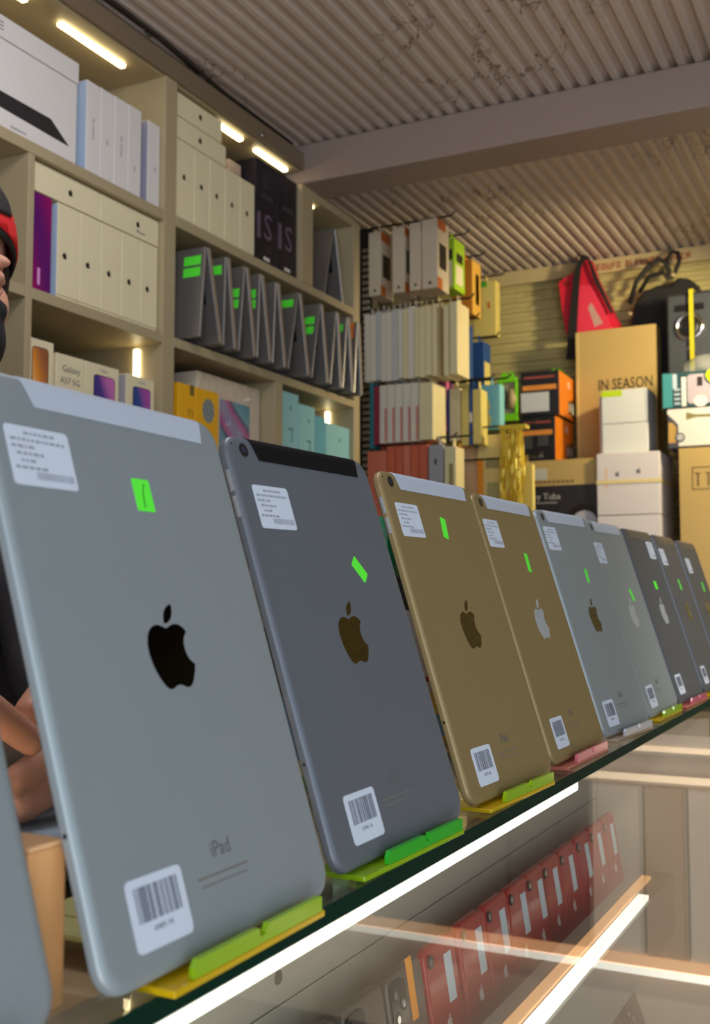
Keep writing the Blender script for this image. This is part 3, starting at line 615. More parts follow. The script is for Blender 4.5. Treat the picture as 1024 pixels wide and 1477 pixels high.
# lowest layer on the bench
t, w_, d_, h_ = crate('carton', 'brown carton with a black picture panel of a round light, below the orange boxes', 'carton', -1.02, -0.783, 3.12, 3.36, 0.148, 0.394, kraft)
fp(t, 'picture_panel', mat('panel_navy', rgb(38, 38, 46), 0.4), -0.118, 0.1185, 0.004, 0.170)
fp(t, 'label', mat('label_grey', rgb(190, 188, 178), 0.5), -0.098, -0.030, 0.188, 0.222)
text(t, 'Heavy Tuba', 0.026, mat('pale_text', rgb(190, 186, 184), 0.5), (-0.052, -0.0008, 0.138))
box('printed_line', mat('pale_text', rgb(190, 186, 184), 0.5), t, -0.105, 0.0, -0.0009, -0.0006, 0.119, 0.121)
for q in range(9): fp(t, 'printed_mark', mat('brown_print', rgb(120, 96, 56), 0.6), -0.068+q*0.0135, -0.058+q*0.0135, 0.178, 0.185)
pf = plate('ring_picture', mat('ring_dark', rgb(20, 20, 22), 0.3), t, ellipse(0.052, 0.052, 28, 0.078, 0.062), -0.0009, -0.0006)
plate('lens_picture', mat('lens_pale', rgb(178, 178, 190), 0.3), t, ellipse(0.038, 0.036, 24, 0.080, 0.058), -0.0012, -0.0008)
plate('light_picture', mat('peach_print', rgb(196, 142, 110), 0.4), t, [(-0.118, 0.140), (-0.105, 0.120), (-0.08, 0.088), (-0.07, 0.09), (-0.10, 0.135)], -0.0009, -0.0006)
fp(t, 'label', mat('label_grey', rgb(190, 188, 178), 0.5), -0.085, -0.01, 0.060, 0.082, 0.0009)
t, w_, d_, h_ = crate('carton', 'plain brown carton on the bench hidden below the round light carton', 'carton', -1.02, -0.783, 3.12, 3.36, -0.159, 0.147, kraft)
fp(t, 'tape', tape_m, -0.02, 0.02, 0.002, 0.304)
lil = mat('lilac_white_card', rgb(216, 210, 214), 0.45, var=0.02)
for lv, (z0, z1) in enumerate(((0.0435, 0.2225), (0.2235, 0.4015))):
    for k in range(5):
        y0 = 3.10 + k*0.0395
        t, w_, d_, h_ = crate('tablet_box', 'white tablet box in the yellow strapped block, %s layer, %s from the front' % (('lower', 'upper')[lv], ORD[k]), 'box', -0.779, -0.602, y0, y0+0.0388, z0, z1, lil, 'strapped white tablet boxes')
        if lv and k == 0:
            emblem(t, 0.016, grey_ink, (-0.030, -0.0003, 0.118), lo=True); emblem(t, 0.016, grey_ink, (0.030, -0.0003, 0.124), lo=True)
            fp(t, 'scuff_print', mat('peach_pale', rgb(226, 190, 170), 0.4), -0.064, -0.058, 0.075, 0.135, 0.0004)
strap = thing('strap', 'pale yellow plastic strap around the white tablet box block', 'strap', (0, 0, 0))
sm = mat('strap_yellow', rgb(224, 206, 150), 0.35)
box('front_band', sm, strap, -0.7798, -0.6005, 3.0983, 3.0992, 0.313, 0.324); box('side_band', sm, strap, -0.6013, -0.6002, 3.0992, 3.2975, 0.313, 0.324)
box('rear_band', sm, strap, -0.7798, -0.6005, 3.2975, 3.2984, 0.313, 0.324); box('side_band', sm, strap, -0.7806, -0.7798, 3.0983, 3.2984, 0.313, 0.324)
t, w_, d_, h_ = crate('carton', 'plain brown carton on the bench under the strapped white block', 'carton', -0.78, -0.59, 3.10, 3.30, -0.159, 0.0428, kraft)
fp(t, 'tape', tape_m, -0.02, 0.02, 0.002, 0.20)
t, w_, d_, h_ = crate('carton', 'large plain brown carton with a small printed box mark, right of the white block', 'carton', -0.548, -0.12, 3.09, 3.38, -0.159, 0.4025, kraft)
fp(t, 'tape', tape_m, 0.0, 0.045, 0.002, 0.56)
for a, b, c, d in ((-0.179, -0.176, 0.445, 0.508), (-0.121, -0.118, 0.445, 0.508), (-0.179, -0.118, 0.505, 0.508), (-0.179, -0.118, 0.445, 0.448), (-0.166, -0.160, 0.455, 0.492), (-0.138, -0.132, 0.455, 0.492), (-0.172, -0.154, 0.489, 0.492), (-0.144, -0.126, 0.489, 0.492)): fp(t, 'printed_mark', mat('brown_print', rgb(120, 96, 56), 0.6), a, b, c, d)

# orange and black boxes
org = mat('orange_box', rgb(226, 126, 20), 0.45); blk = mat('black_box', rgb(28, 28, 34), 0.4)
for i, (x0, x1, z0, z1, yw) in enumerate(((-1.014, -0.908, 0.395, 0.528, -0.03), (-1.012, -0.895, 0.529, 0.664, 0.02))):
    t, w_, d_, h_ = crate('camera_box', ['black and orange product box printed with small grey text, lower of two', 'black and orange product box with a white label, upper of two'][i], 'box', x0, x1, 3.13, 3.31, z0, z1, blk, 'black and orange boxes', yw)
    sp_(t, 'orange_side', org, w_, 0.002, d_-0.002, 0.002, h_-0.002)
    fp(t, 'orange_stripe', mat('stripe_orange', rgb(220, 140, 60), 0.5), -w_/2+0.006, w_/2-0.008, h_*0.58, h_*0.69)
    fp(t, 'red_stripe', mat('stripe_red', rgb(150, 70, 60), 0.5), -w_/2+0.010, w_/2-0.012, h_*0.84, h_*0.89)
    if i: fp(t, 'white_label', mat('label_cool', rgb(196, 200, 204), 0.5), -w_/2+0.001, w_/2-0.030, h_*0.10, h_*0.53)
    else:
        for q in range(5): fp(t, 'printed_line', grey_ink, -w_/2+0.008, -w_/2+0.036, 0.040+q*0.0075, 0.0425+q*0.0075)
        for q in range(4): fp(t, 'printed_line', grey_ink, -w_/2+0.054, -w_/2+0.086, 0.046+q*0.008, 0.0485+q*0.008)
        fp(t, 'printed_line', grey_ink, -w_/2+0.006, -w_/2+0.070, 0.010, 0.017)
    M2 = Matrix.Rotation(PI/2, 4, 'Z')
    for yc, rr in ((0.120, 0.024), (0.155, 0.030)):
        bm = bmesh.new(); prism(bm, ellipse(rr*0.62, rr, 20, 0, 0), -0.0012, 0.0); bm.transform(M2); o = fin(bm, 'lens_picture', black_ink, t, (w_/2+0.0002, yc, h_*0.28))
        bm = bmesh.new(); prism(bm, ellipse(rr*0.38, rr*0.62, 20, 0, 0), -0.0018, 0.0); bm.transform(M2); fin(bm, 'lens_glass', mat('lens_grey', rgb(196, 196, 190), 0.3), t, (w_/2+0.0003, yc, h_*0.28))
    sp_(t, 'side_label', mat('peach_pale', rgb(226, 190, 170), 0.4), w_, 0.10, 0.125, h_*0.70, h_*0.86, 0.0010)
# lime framed hanging packs left of the orange boxes
def frame_pack(label, x0, x1, y, z0, z1):
    t = thing('blister_pack', label, 'accessory', ((x0+x1)/2, y, z0), (0, 0, 0))
    w, h = x1-x0, z1-z0; lm = mat('lime_frame', rgb(120, 210, 20), 0.45); b = 0.014
    box('backing_card', mat('grey_back_card', rgb(150, 140, 110), 0.5), t, -w/2+0.002, w/2-0.002, 0.004, 0.006, 0.004, h-0.002)
    box('frame_left', lm, t, -w/2, -w/2+b, -0.004, 0.008, b, h-b, 0.002); box('frame_right', lm, t, w/2-b*.6, w/2, -0.004, 0.008, b, h-b, 0.002)
    box('frame_top', lm, t, -w/2, w/2, -0.004, 0.008, h-b, h, 0.002); box('frame_bottom', lm, t, -w/2, w/2, -0.004, 0.008, 0, b*1.6, 0.002)
    plate('hang_tab', lm, t, [(-0.024, h), (0.024, h), (0.018, h+0.016), (0.006, h+0.020), (0.003, h+0.012), (-0.003, h+0.012), (-0.006, h+0.020), (-0.018, h+0.016)], 0.0, 0.003)
    bm = bmesh.new(); tube(bm, [(-0.012, -0.002, h*.3), (-0.014, -0.006, h*.55), (-0.010, -0.004, h*.75)], [0.007, 0.010, 0.006], 10); fin(bm, 'gadget', black_plastic, t, smooth=True)
    bm = bmesh.new(); tube(bm, [(0.010, -0.002, h*.3), (0.016, -0.006, h*.5), (0.012, -0.004, h*.72)], [0.010, 0.014, 0.008], 10); fin(bm, 'gadget', mat('gadget_tan', rgb(170, 150, 110), 0.4), t, smooth=True)
    bm = bmesh.new(); tube(bm, [(0, 0.001, h+0.012), (0, 0.02, h+0.013), (0, 3.44-y-0.016, h+0.013)], 0.0015, 6); fin(bm, 'hang_wire', hook_m, t)
    return t
frame_pack('lime green framed blister pack with a dark gadget, left of the orange boxes', -1.084, -1.022, 3.13, 0.520, 0.652)
frame_pack('lime green framed blister pack behind the upper orange box, only its top showing', -0.995, -0.925, 3.33, 0.560, 0.690)

# white small boxes on the strapped block
for i, (z0, z1) in enumerate(((0.4025, 0.490), (0.4905, 0.589))):
    t, w_, d_, h_ = crate('white_box', ['plain white carton standing on the strapped white block', 'plain white carton with a lime label, topmost above the strapped white block'][i], 'box', -0.769, -0.638, 3.13, 3.25, z0, z1, mat('cool_white_card', rgb(214, 216, 216), 0.45, var=0.02), 'two plain white cartons')
    if i: fp(t, 'lime_label', mat('lime_label', rgb(186, 214, 20), 0.5), -0.065, -0.006, h_-0.020, h_-0.002)
t, w_, d_, h_ = crate('white_box', 'thin pinkish white box squeezed left of the two plain white cartons', 'box', -0.7785, -0.770, 3.14, 3.24, 0.4025, 0.575, mat('pink_white_card', rgb(214, 190, 184), 0.5))

t, w_, d_, h_ = crate('fan_box', 'white and black product box with a lever picture, on the large brown carton', 'box', -0.578, -0.335, 3.10, 3.22, 0.404, 0.516, mat('dark_slate_card', rgb(70, 70, 80), 0.45))
plate('white_panel', white_card, t, [(-0.092, 0.006), (0.118, 0.006), (0.118, 0.110), (-0.121, 0.110), (-0.121, 0.098), (-0.100, 0.076), (-0.092, 0.066)], -0.0006, 0.0)
plate('tan_panel', mat('tan_print', rgb(190, 150, 80), 0.5), t, [(-0.119, 0.016), (-0.098, 0.016), (-0.098, 0.060), (-0.106, 0.072), (-0.119, 0.074)], -0.0005, 0.0)
plate('round_picture', mat('round_grey', rgb(90, 90, 96), 0.3), t, ellipse(0.014, 0.014, 20, -0.088, 0.030), -0.0010, 0.0); plate('round_picture', mat('round_pale', rgb(180, 180, 186), 0.3), t, ellipse(0.009, 0.009, 20, -0.087, 0.031), -0.0013, -0.0005)
plate('lever_picture', mat('olive_print', rgb(130, 124, 80), 0.4), t, [(-0.07, 0.078), (-0.045, 0.084), (0.05, 0.082), (0.05, 0.090), (-0.045, 0.092), (-0.07, 0.100)], -0.0010, -0.0005)
plate('round_picture', mat('round_grey', rgb(90, 90, 96), 0.3), t, ellipse(0.020, 0.022, 20, 0.030, 0.052), -0.0011, -0.0005)
t, w_, d_, h_ = crate('fan_box', 'teal and black product box with a pale appliance picture, on the white panelled box', 'box', -0.590, -0.345, 3.105, 3.225, 0.517, 0.618, mat('teal_black_card', rgb(34, 70, 78), 0.45), None, 0.06)
fp(t, 'teal_panel', mat('teal_print', rgb(60, 140, 146), 0.45), -0.121, -0.095, 0.002, 0.098); fp(t, 'pale_print', mat('pale_blue_print', rgb(180, 196, 214), 0.45), -0.094, -0.082, 0.055, 0.096)
for q in range(4): fp(t, 'printed_line', mat('pale_blue_print', rgb(180, 196, 214), 0.45), -0.090, -0.074, 0.010+q*0.013, 0.015+q*0.013, 0.0009)
fp(t, 'ruler_print', white_card, -0.070, -0.058, 0.004, 0.086); fp(t, 'appliance_picture', mat('lilac_print', rgb(176, 166, 180), 0.4), -0.055, 0.03, 0.010, 0.092, 0.0008, 0.01)
plate('knob_picture', white_card, t, ellipse(0.018, 0.016, 20, -0.020, 0.016), -0.0014, 0.0); fp(t, 'printed_line', dark_ink, -0.028, -0.014, 0.058, 0.084, 0.0013)
# crinkled clear bag with a round lime sticker on the teal box
bm = bmesh.new(); ball(bm, (0, 0, 0), 1.0, (0.075, 0.045, 0.034), 28, 16)
for v in bm.verts:
    v.co *= 1 + 0.22*noise.noise(v.co*38.0)
    v.co.z = max(v.co.z, -0.019)
bagt = thing('plastic_bag', 'clear crinkled plastic bag with a round lime sticker, on top of the teal box', 'bag', (-0.47, 3.165, 0.638))
fin(bm, 'bag_film', glass_mat('bag_film_clear', (0.90, 0.93, 0.93, 1), 0.25, haze=0.22), bagt, smooth=True)
plate('round_sticker', mat('lime_label', rgb(186, 214, 20), 0.5), bagt, ellipse(0.024, 0.021, 24, 0.022, -0.036), -0.066, -0.0645)

# big brown carton behind, with lettering
t, w_, d_, h_ = crate('carton', 'large brown carton with big black capital letters, standing below the red bag', 'carton', -0.886, -0.640, 3.285, 3.355, 0.3955, 0.808, kraft, None, -0.02)
text(t, 'IN SEASON', 0.048, mat('carton_ink', rgb(40, 34, 28), 0.6), (-0.055, -0.0008, 0.238), align='LEFT', sx=0.70)
fp(t, 'flap_edge', mat('kraft_light', rgb(206, 178, 112), 0.7), -0.121, -0.112, 0.004, 0.410, 0.0012)

# speaker with yellow strap
t, w_, d_, h_ = crate('carton', 'brown carton hidden behind the teal box, carrying the loudspeaker', 'carton', -0.60, -0.42, 3.245, 3.37, 0.4035, 0.518, kraft)
fp(t, 'tape', tape_m, -0.02, 0.02, 0.002, 0.112)
spk = thing('speaker', 'black loudspeaker with a chrome ring and yellow strap, behind the plastic bag', 'speaker', (-0.515, 3.245, 0.519), (0, 0, -0.04))
box('cabinet', mat('cabinet_black', rgb(46, 46, 48), 0.35), spk, -0.088, 0.088, 0.0, 0.105, 0, 0.362, 0.006)
box('front_panel', mat('front_slate', rgb(66, 70, 76), 0.35), spk, -0.082, 0.082, -0.004, -0.0003, 0.008, 0.354, 0.003)
bm = bmesh.new(); R_, r_ = 0.036, 0.006
for i in range(32):
    pass
def torus(bm, R_, r_, nu=32, nv=10, M=None):
    g = [[bm.verts.new(((R_+r_*math.cos(b*2*PI/nv))*math.cos(a*2*PI/nu), r_*math.sin(b*2*PI/nv), (R_+r_*math.cos(b*2*PI/nv))*math.sin(a*2*PI/nu))) for b in range(nv)] for a in range(nu)]
    for a in range(nu):
        for b in range(nv): bm.faces.new((g[a][b], g[a][(b+1) % nv], g[(a+1) % nu][(b+1) % nv], g[(a+1) % nu][b]))
    bmesh.ops.recalc_face_normals(bm, faces=bm.faces)
torus(bm, R_, r_); fin(bm, 'chrome_ring', chrome, spk, (-0.020, -0.007, 0.258), smooth=True)
bm = bmesh.new(); cyl(bm, (0, 0, 0), (0, -0.004, 0), 0.031, 0.020, 28); fin(bm, 'cone', black_plastic, spk, (-0.020, -0.0042, 0.258))
box('port', black_plastic, spk, -0.062, 0.022, -0.0052, -0.004, 0.305, 0.325, 0.0); box('badge', chrome, spk, -0.058, 0.014, -0.0052, -0.004, 0.190, 0.198)
o = box('strap', mat('strap_lime', rgb(190, 180, 30), 0.45), spk, -0.018, -0.006, -0.0162, -0.0145, 0.02, 0.366)
box('strap', mat('strap_lime', rgb(190, 180, 30), 0.45), spk, -0.018, -0.006, -0.0145, 0.105, 0.3625, 0.366)

# red bag on a hook
rb = thing('red_bag', 'red triangular sling bag with black straps hanging on the back wall', 'bag', (-0.868, 3.395, 0.80))
red_cloth = mat('red_cloth', rgb(206, 20, 52), 0.6, var=0.1, bump=0.2, bscale=300)
bm = bmesh.new()
prism(bm, [(-0.068, 0.02), (0.085, 0.02), (0.102, 0.035), (0.072, 0.10), (0.030, 0.20), (0.012, 0.258), (-0.008, 0.258), (-0.028, 0.232), (-0.078, 0.205), (-0.092, 0.195), (-0.080, 0.09)], -0.024, 0.020)
bmesh.ops.bevel(bm, geom=bm.edges[:], offset=0.0, segments=1, affect='EDGES')
fin(bm, 'pouch', red_cloth, rb)
bm = bmesh.new(); prism(bm, [(-0.030, 0.022), (0.080, 0.022), (0.050, 0.10), (0.014, 0.17), (-0.026, 0.175)], -0.038, -0.0242); fin(bm, 'front_pocket', mat('red_cloth_light', rgb(224, 50, 80), 0.6, bump=0.2, bscale=300), rb)
bm = bmesh.new(); prism(bm, [(0.026, 0.035), (0.052, 0.045), (0.016, 0.115), (0.006, 0.100)], -0.0385, -0.0381); fin(bm, 'pale_patch', mat('patch_grey', rgb(190, 150, 140), 0.6), rb)
webb = mat('black_webbing', rgb(24, 20, 22), 0.7, bump=0.2, bscale=400)
bm = bmesh.new(); prism(bm, [(-0.010, 0.268), (0.006, 0.268), (-0.014, 0.23), (-0.022, 0.15), (-0.030, 0.03), (-0.036, -0.06), (-0.066, -0.06), (-0.058, 0.03), (-0.044, 0.15), (-0.036, 0.22)], -0.043, -0.039); fin(bm, 'strap', webb, rb)
bm = bmesh.new(); prism(bm, [(0.004, 0.266), (0.012, 0.262), (0.034, 0.20), (0.086, 0.075), (0.078, 0.070), (0.026, 0.185)], -0.0430, -0.0390); fin(bm, 'strap', webb, rb)
bm = bmesh.new(); torus(bm, 0.007, 0.0018, 16, 6); fin(bm, 'eyelet', mat('brass', rgb(120, 80, 50), 0.35, metal=0.8), rb, (-0.066, -0.0255, 0.190))
bm = bmesh.new(); tube(bm, [(-0.006, -0.005, 0.262), (-0.006, 0.0, 0.282), (-0.004, 0.020, 0.288), (-0.004, 0.035, 0.286)], 0.004, 8); fin(bm, 'hanging_loop', webb, rb, smooth=True)

# black backpack
bp = thing('backpack', 'black backpack hanging on the back wall behind the loudspeaker', 'backpack', (-0.622, 3.398, 0.60))
bag_black = mat('backpack_black', rgb(20, 19, 21), 0.65, var=0.15, bump=0.2, bscale=200)
bm = bmesh.new()
pts = [(-0.115, 0.0), (0.118, 0.0), (0.124, 0.16), (0.118, 0.27), (0.092, 0.335), (0.062, 0.362), (0.030, 0.366), (0.012, 0.345), (-0.03, 0.350), (-0.070, 0.338), (-0.100, 0.30), (-0.118, 0.22)]
prism(bm, pts, -0.020, 0.042)
o = fin(bm, 'main_bag', bag_black, bp)
md = o.modifiers.new('bevel', 'BEVEL'); md.width = 0.022; md.segments = 3; md.limit_method = 'ANGLE'
bm = bmesh.new(); prism(bm, [(-0.09, 0.01), (0.095, 0.01), (0.098, 0.18), (0.06, 0.235), (-0.06, 0.235), (-0.092, 0.18)], -0.034, -0.018); o = fin(bm, 'front_pocket', bag_black, bp)
md = o.modifiers.new('bevel', 'BEVEL'); md.width = 0.012; md.segments = 3; md.limit_method = 'ANGLE'
bm = bmesh.new(); tube(bm, [(-0.112, -0.03, 0.30), (-0.088, -0.045, 0.36), (-0.05, -0.045, 0.405), (-0.02, -0.04, 0.425), (0.0, -0.03, 0.415), (0.012, -0.03, 0.375)], 0.008, 8)
fin(bm, 'shoulder_strap', webb, bp, smooth=True)
bm = bmesh.new(); tube(bm, [(-0.085, -0.02, 0.335), (-0.05, -0.035, 0.375), (-0.01, -0.035, 0.385), (0.01, -0.03, 0.360)], 0.007, 8); fin(bm, 'shoulder_strap', webb, bp, smooth=True)
bm = bmesh.new(); tube(bm, [(0.002, -0.02, 0.395), (0.002, -0.015, 0.43), (0.016, -0.01, 0.452), (0.034, -0.01, 0.446), (0.038, -0.015, 0.42), (0.026, -0.02, 0.385), (0.012, -0.02, 0.365)], 0.0065, 8); fin(bm, 'grab_handle', webb, bp, smooth=True)
bm = bmesh.new(); tube(bm, [(0.018, -0.012, 0.458), (0.018, 0.01, 0.462), (0.018, 0.050, 0.460)], 0.004, 8); fin(bm, 'hanging_loop', chrome, bp, smooth=True)
bm = bmesh.new(); ball(bm, (-0.108, -0.052, 0.262), 0.008); ball(bm, (0.020, -0.034, 0.372), 0.009); fin(bm, 'buckle', mat('buckle_pale', rgb(190, 170, 130), 0.3, metal=0.6), bp, smooth=True)

# ------------------------------------------------------------------ display case (the counter)
GT = -0.1462                                   # top of the glass the tablets stand on
case = thing('display_case', 'long glass display counter with wood panels and led strips, under the row of tablets', 'counter', (0, 0, 0))
clear = glass_mat('counter_glass', (0.93, 0.96, 0.94, 1), ior=1.33)
edge_glass = mat('glass_edge', rgb(8, 40, 30), 0.6, var=0.3, scale=6); edge_glass.node_tree.nodes['Principled BSDF'].inputs['Specular IOR Level'].default_value = 0.06
bm = bmesh.new(); bx(bm, -0.66, -0.2485, -0.35, 2.60, GT-0.0090, GT)
me = bpy.data.meshes.new('worktop_glass'); bm.normal_update()
for f in bm.faces: f.material_index = 0 if abs(f.normal.z) > 0.9 else 1
bm.to_mesh(me); bm.free(); me.materials.append(clear); me.materials.append(edge_glass); link('worktop_glass', me, None, case)
wood_g = mat('case_wood_grey', rgb(182, 170, 158), 0.5, var=0.12, scale=7, bump=0.05)
tanboard = mat('case_board_tan', rgb(206, 172, 136), 0.5, var=0.06)
box('worktop_board', tanboard, case, -0.66, -0.287, -0.35, 2.60, GT-0.028, GT-0.0094, 0.0008)
box('led_rail', mat('alu_profile', rgb(176, 170, 158), 0.35, metal=0.6), case, -0.2865, -0.2535, -0.35, 0.96, GT-0.0125, GT-0.0094)
box('led_strip', led_case, case, -0.272, -0.2540, -0.35, 0.93, GT-0.0195, GT-0.0127)
box('led_rail', mat('alu_profile', rgb(176, 170, 158), 0.35, metal=0.6), case, -0.2865, -0.2535, 1.20, 2.60, GT-0.0125, GT-0.0094)
box('front_glass', clear, case, -0.2520, -0.2485, -0.35, 2.10, -0.95, GT-0.0094)
box('back_board', wood_g, case, -0.425, -0.410, -0.35, 1.62, -0.293, GT-0.0282, 0.001)
box('back_board', wood_g, case, -0.425, -0.4105, -0.35, 1.62, -0.70, -0.2945, 0.001)
bm = bmesh.new(); cyl(bm, (-0.4102, 0.695, -0.273), (-0.409, 0.695, -0.273), 0.005, seg=14); fin(bm, 'screw_plug', mat('plug_dark', rgb(112, 104, 96), 0.5), case)
box('end_board', wood_g, case, -0.4095, -0.253, 1.60, 1.62, -0.95, GT-0.0282, 0.001)
box('shelf_board', mat('case_shelf', rgb(150, 140, 130), 0.5), case, -0.4095, -0.300, -0.35, 1.599, -0.452, -0.440, 0.001)
box('front_rail', mat('rail_grey', rgb(150, 146, 142), 0.45), case, -0.336, -0.2835, -0.35, 1.50, -0.4395, -0.3655, 0.001)
box('rail_trim', mat('amber_edge_glow', (1.0, 0.52, 0.24, 1), 0.45, emit=0.6), case, -0.317, -0.305, -0.35, 1.46, -0.3653, -0.3620, 0.0005)  # plain trim made to glow, standing in for led light falling on it
box('led_strip', led_case, case, -0.2995, -0.2875, -0.35, 1.36, -0.3653, -0.3600)
box('floor_board', mat('case_floor', rgb(160, 148, 136), 0.5), case, -0.4095, -0.253, -0.35, 1.599, -0.640, -0.624, 0.001)
box('plinth', mat('plinth_dark', rgb(90, 84, 78), 0.6), case, -0.60, -0.26, -0.35, 2.60, FZ+0.001, -0.955)
box('rear_panel', wood_g, case, -0.66, -0.645, -0.35, 2.60, FZ+0.001, GT-0.0285)
box('base_board', wood_g, case, -0.645, -0.2485, -0.35, 2.60, -0.9545, -0.9505)

# counter across the end of the shop (seen mirrored in the front glass)
c2 = thing('cross_counter', 'beige panelled counter with lit edges across the end, reflected in the case glass', 'counter', (0, 0, 0))
bei = mat('counter_beige', rgb(206, 184, 160), 0.5)
pan = [bei, mat('counter_brown', rgb(176, 138, 100), 0.5), mat('counter_added_dark', rgb(84, 66, 54), 0.5)]  # last one: dark panels added to weaken the reflection over the phones
for a, b, k in ((-0.22, -0.125, 0), (-0.12, -0.045, 1), (-0.04, 0.055, 0), (0.06, 0.22, 2), (0.225, 0.385, 2), (0.39, 0.55, 2), (0.555, 0.72, 2), (0.725, 0.89, 2), (0.895, 1.20, 2), (1.205, 1.60, 2)):
    box('front_panel', pan[k], c2, a, b, 2.12, 2.14, -0.685, -0.36, 0.001)
box('top_slab', bei, c2, -0.22, 1.60, 2.10, 2.55, -0.30, -0.26, 0.002); box('carcass', bei, c2, -0.22, 1.60, 2.141, 2.52, -0.9, -0.305)
box('led_strip', led_white, c2, -0.22, 1.60, 2.108, 2.119, -0.705, -0.692); box('edge_strip', mat('amber_edge_glow', (1.0, 0.52, 0.24, 1), 0.45, emit=0.6), c2, -0.22, 1.60, 2.110, 2.1405, -0.690, -0.672)  # edge strip is no lamp; its glow imitates light from the strip below
box('led_strip', mat('led_soft', (1.0, 0.72, 0.46, 1), 0.4, emit=1.0), c2, -0.22, 1.60, 2.108, 2.119, -0.350, -0.338)
box('led_strip', mat('led_soft', (1.0, 0.72, 0.46, 1), 0.4, emit=1.0), c2, -0.22, 1.60, 2.095, 2.0995, -0.292, -0.282)
box('plinth', mat('plinth_dark', rgb(90, 84, 78), 0.6), c2, -0.20, 1.60, 2.16, 2.50, FZ+0.001, -0.901)

# phones in the case
def phone(label, y, zb, xb, lean, body_m, kind, group, sticker=None):
    W, H = 0.0675, 0.142
    t = thing('smartphone', label, 'phone', (xb, y, zb), (0, 0, 0), group)
    t.rotation_euler = (Matrix.Rotation(PI/2, 3, 'Z') @ Matrix.Rotation(-lean, 3, 'X')).to_euler()
    k = ('phone', body_m.name)
    if k not in PC:
        bm = bmesh.new(); rounded_slab(bm, W, H, 0.010, 0.0035, -0.0035, 0.0028, 4, 3); o = fin(bm, 'body', body_m, t, smooth=True, angle=40); PC[k] = o.data
    else: link('body', PC[k], None, t)
    def lens(cx, cz, r):
        l = plate('lens', black_plastic, t, ellipse(r, r, 16, cx, cz), -0.0052, -0.0034, key=('lens', cx, cz, r))
        plate('lens_ring', chrome, l, ellipse(r*0.55, r*0.55, 12, cx, cz), -0.0054, -0.0051, key=('lring', cx, cz, r))
    if kind == 'red':
        lens(-0.0235, 0.130, 0.0055)
        box('label', label_white, t, 0.006, 0.022, -0.0038, -0.0034, 0.088, 0.128)
        emblem(t, 0.013, mat('emblem_silver', rgb(210, 190, 190), 0.3), (0.0, -0.0036, 0.074), lo=True)
        box('label', mat('label_pinkish', rgb(226, 196, 192), 0.5), t, -0.010, 0.014, -0.0037, -0.0034, 0.024, 0.032)
    else:
        plate('camera_block', mat('camera_block', rgb(30, 30, 34), 0.2), t, rrect(0.028, 0.044, 0.007, 4, -0.017, 0.114), -0.0048, -0.0034, key='cblock')
        for cx, cz in ((-0.023, 0.126), (-0.023, 0.108), (-0.011, 0.117)): lens(cx, cz, 0.0055)
    if sticker == 'round': plate('round_sticker', label_white, t, ellipse(0.011, 0.012, 20, 0.018, 0.108), -0.0039, -0.0034)
    if sticker == 'orange': box('orange_tag', mat('orange_tag', rgb(240, 150, 30), 0.5), t, 0.004, 0.015, -0.0040, -0.0034, 0.098, 0.146)
    return t
red_m = mat('phone_red', rgb(158, 2, 16), 0.35, coat=0.2, var=0.04); graph = mat('phone_graphite', rgb(92, 82, 78), 0.35, metal=0.4)
xb, zb, ln = -0.352, -0.4385, math.radians(9)
tops = [0.900, 0.978, 1.046, 1.112, 1.172, 1.230, 1.296, 1.368, 1.432, 1.500]
for i, y in enumerate(tops):
    phone('red smartphone with white strip label, %s in the red row from the near end' % ORD[i], y, zb, xb, ln, red_m, 'red', 'red smartphones in the case')
for i, (y, st) in enumerate(((0.826, 'orange'), (0.752, None), (0.676, 'round'), (0.600, None), (0.526, None), (0.450, None))):
    phone(['grey smartphone with an orange tag, next to the first red one', 'dark grey smartphone, second from the red row, triple camera', 'dark grey smartphone with a round white sticker', 'dark grey smartphone left of the one with the round sticker', 'dark grey smartphone second left of the round sticker one', 'dark grey smartphone at the near end of the case row'][i], y, zb, xb, ln, graph, 'dark', 'grey smartphones in the case', st)
for i, y in enumerate((0.98, 1.06, 1.14, 1.22, 1.30, 1.38)):
    phone('dark smartphone on the lower shelf of the case, %s counted from the near end' % ORD[i], y, -0.622, -0.275, math.radians(20), mat('phone_black', rgb(62, 54, 52), 0.3, metal=0.3), 'dark', 'dark smartphones on the lower case shelf')

# ------------------------------------------------------------------ tablets on acrylic stands
TW, TH = 0.1660, 0.240
silver = mat('aluminium_silver', rgb(144, 156, 162), 0.45, metal=0.35, var=0.02)
grey = mat('aluminium_grey', rgb(104, 112, 122), 0.45, metal=0.35, var=0.02)
gold = mat('aluminium_gold', rgb(144, 126, 86), 0.45, metal=0.35, var=0.02)
dark = mat('aluminium_dark', rgb(78, 86, 98), 0.42, metal=0.25, var=0.02)
band_white = mat('antenna_white', rgb(176, 188, 204), 0.4, var=0.01); band_black = mat('antenna_black', rgb(14, 14, 16), 0.7); band_black.node_tree.nodes['Principled BSDF'].inputs['Specular IOR Level'].default_value = 0.15
band_grey = mat('antenna_grey', rgb(92, 88, 82), 0.4)
mir_dark = mat('mirror_dark', rgb(36, 34, 34), 0.06, metal=1.0); mir_gold = mat('mirror_gold', rgb(120, 104, 72), 0.03, metal=1.0)
mir_pale = mat('mirror_pale', rgb(180, 192, 206), 0.3, metal=0.4)
ink_a = mat('engraving', rgb(92, 92, 94), 0.4); ink_b = mat('engraving_faint', rgb(108, 106, 102), 0.45)
bar_ink = mat('barcode_ink', rgb(84, 90, 104), 0.5)
YB, YF, FIL = -0.0036, 0.0016, 0.0044
_bc = {}
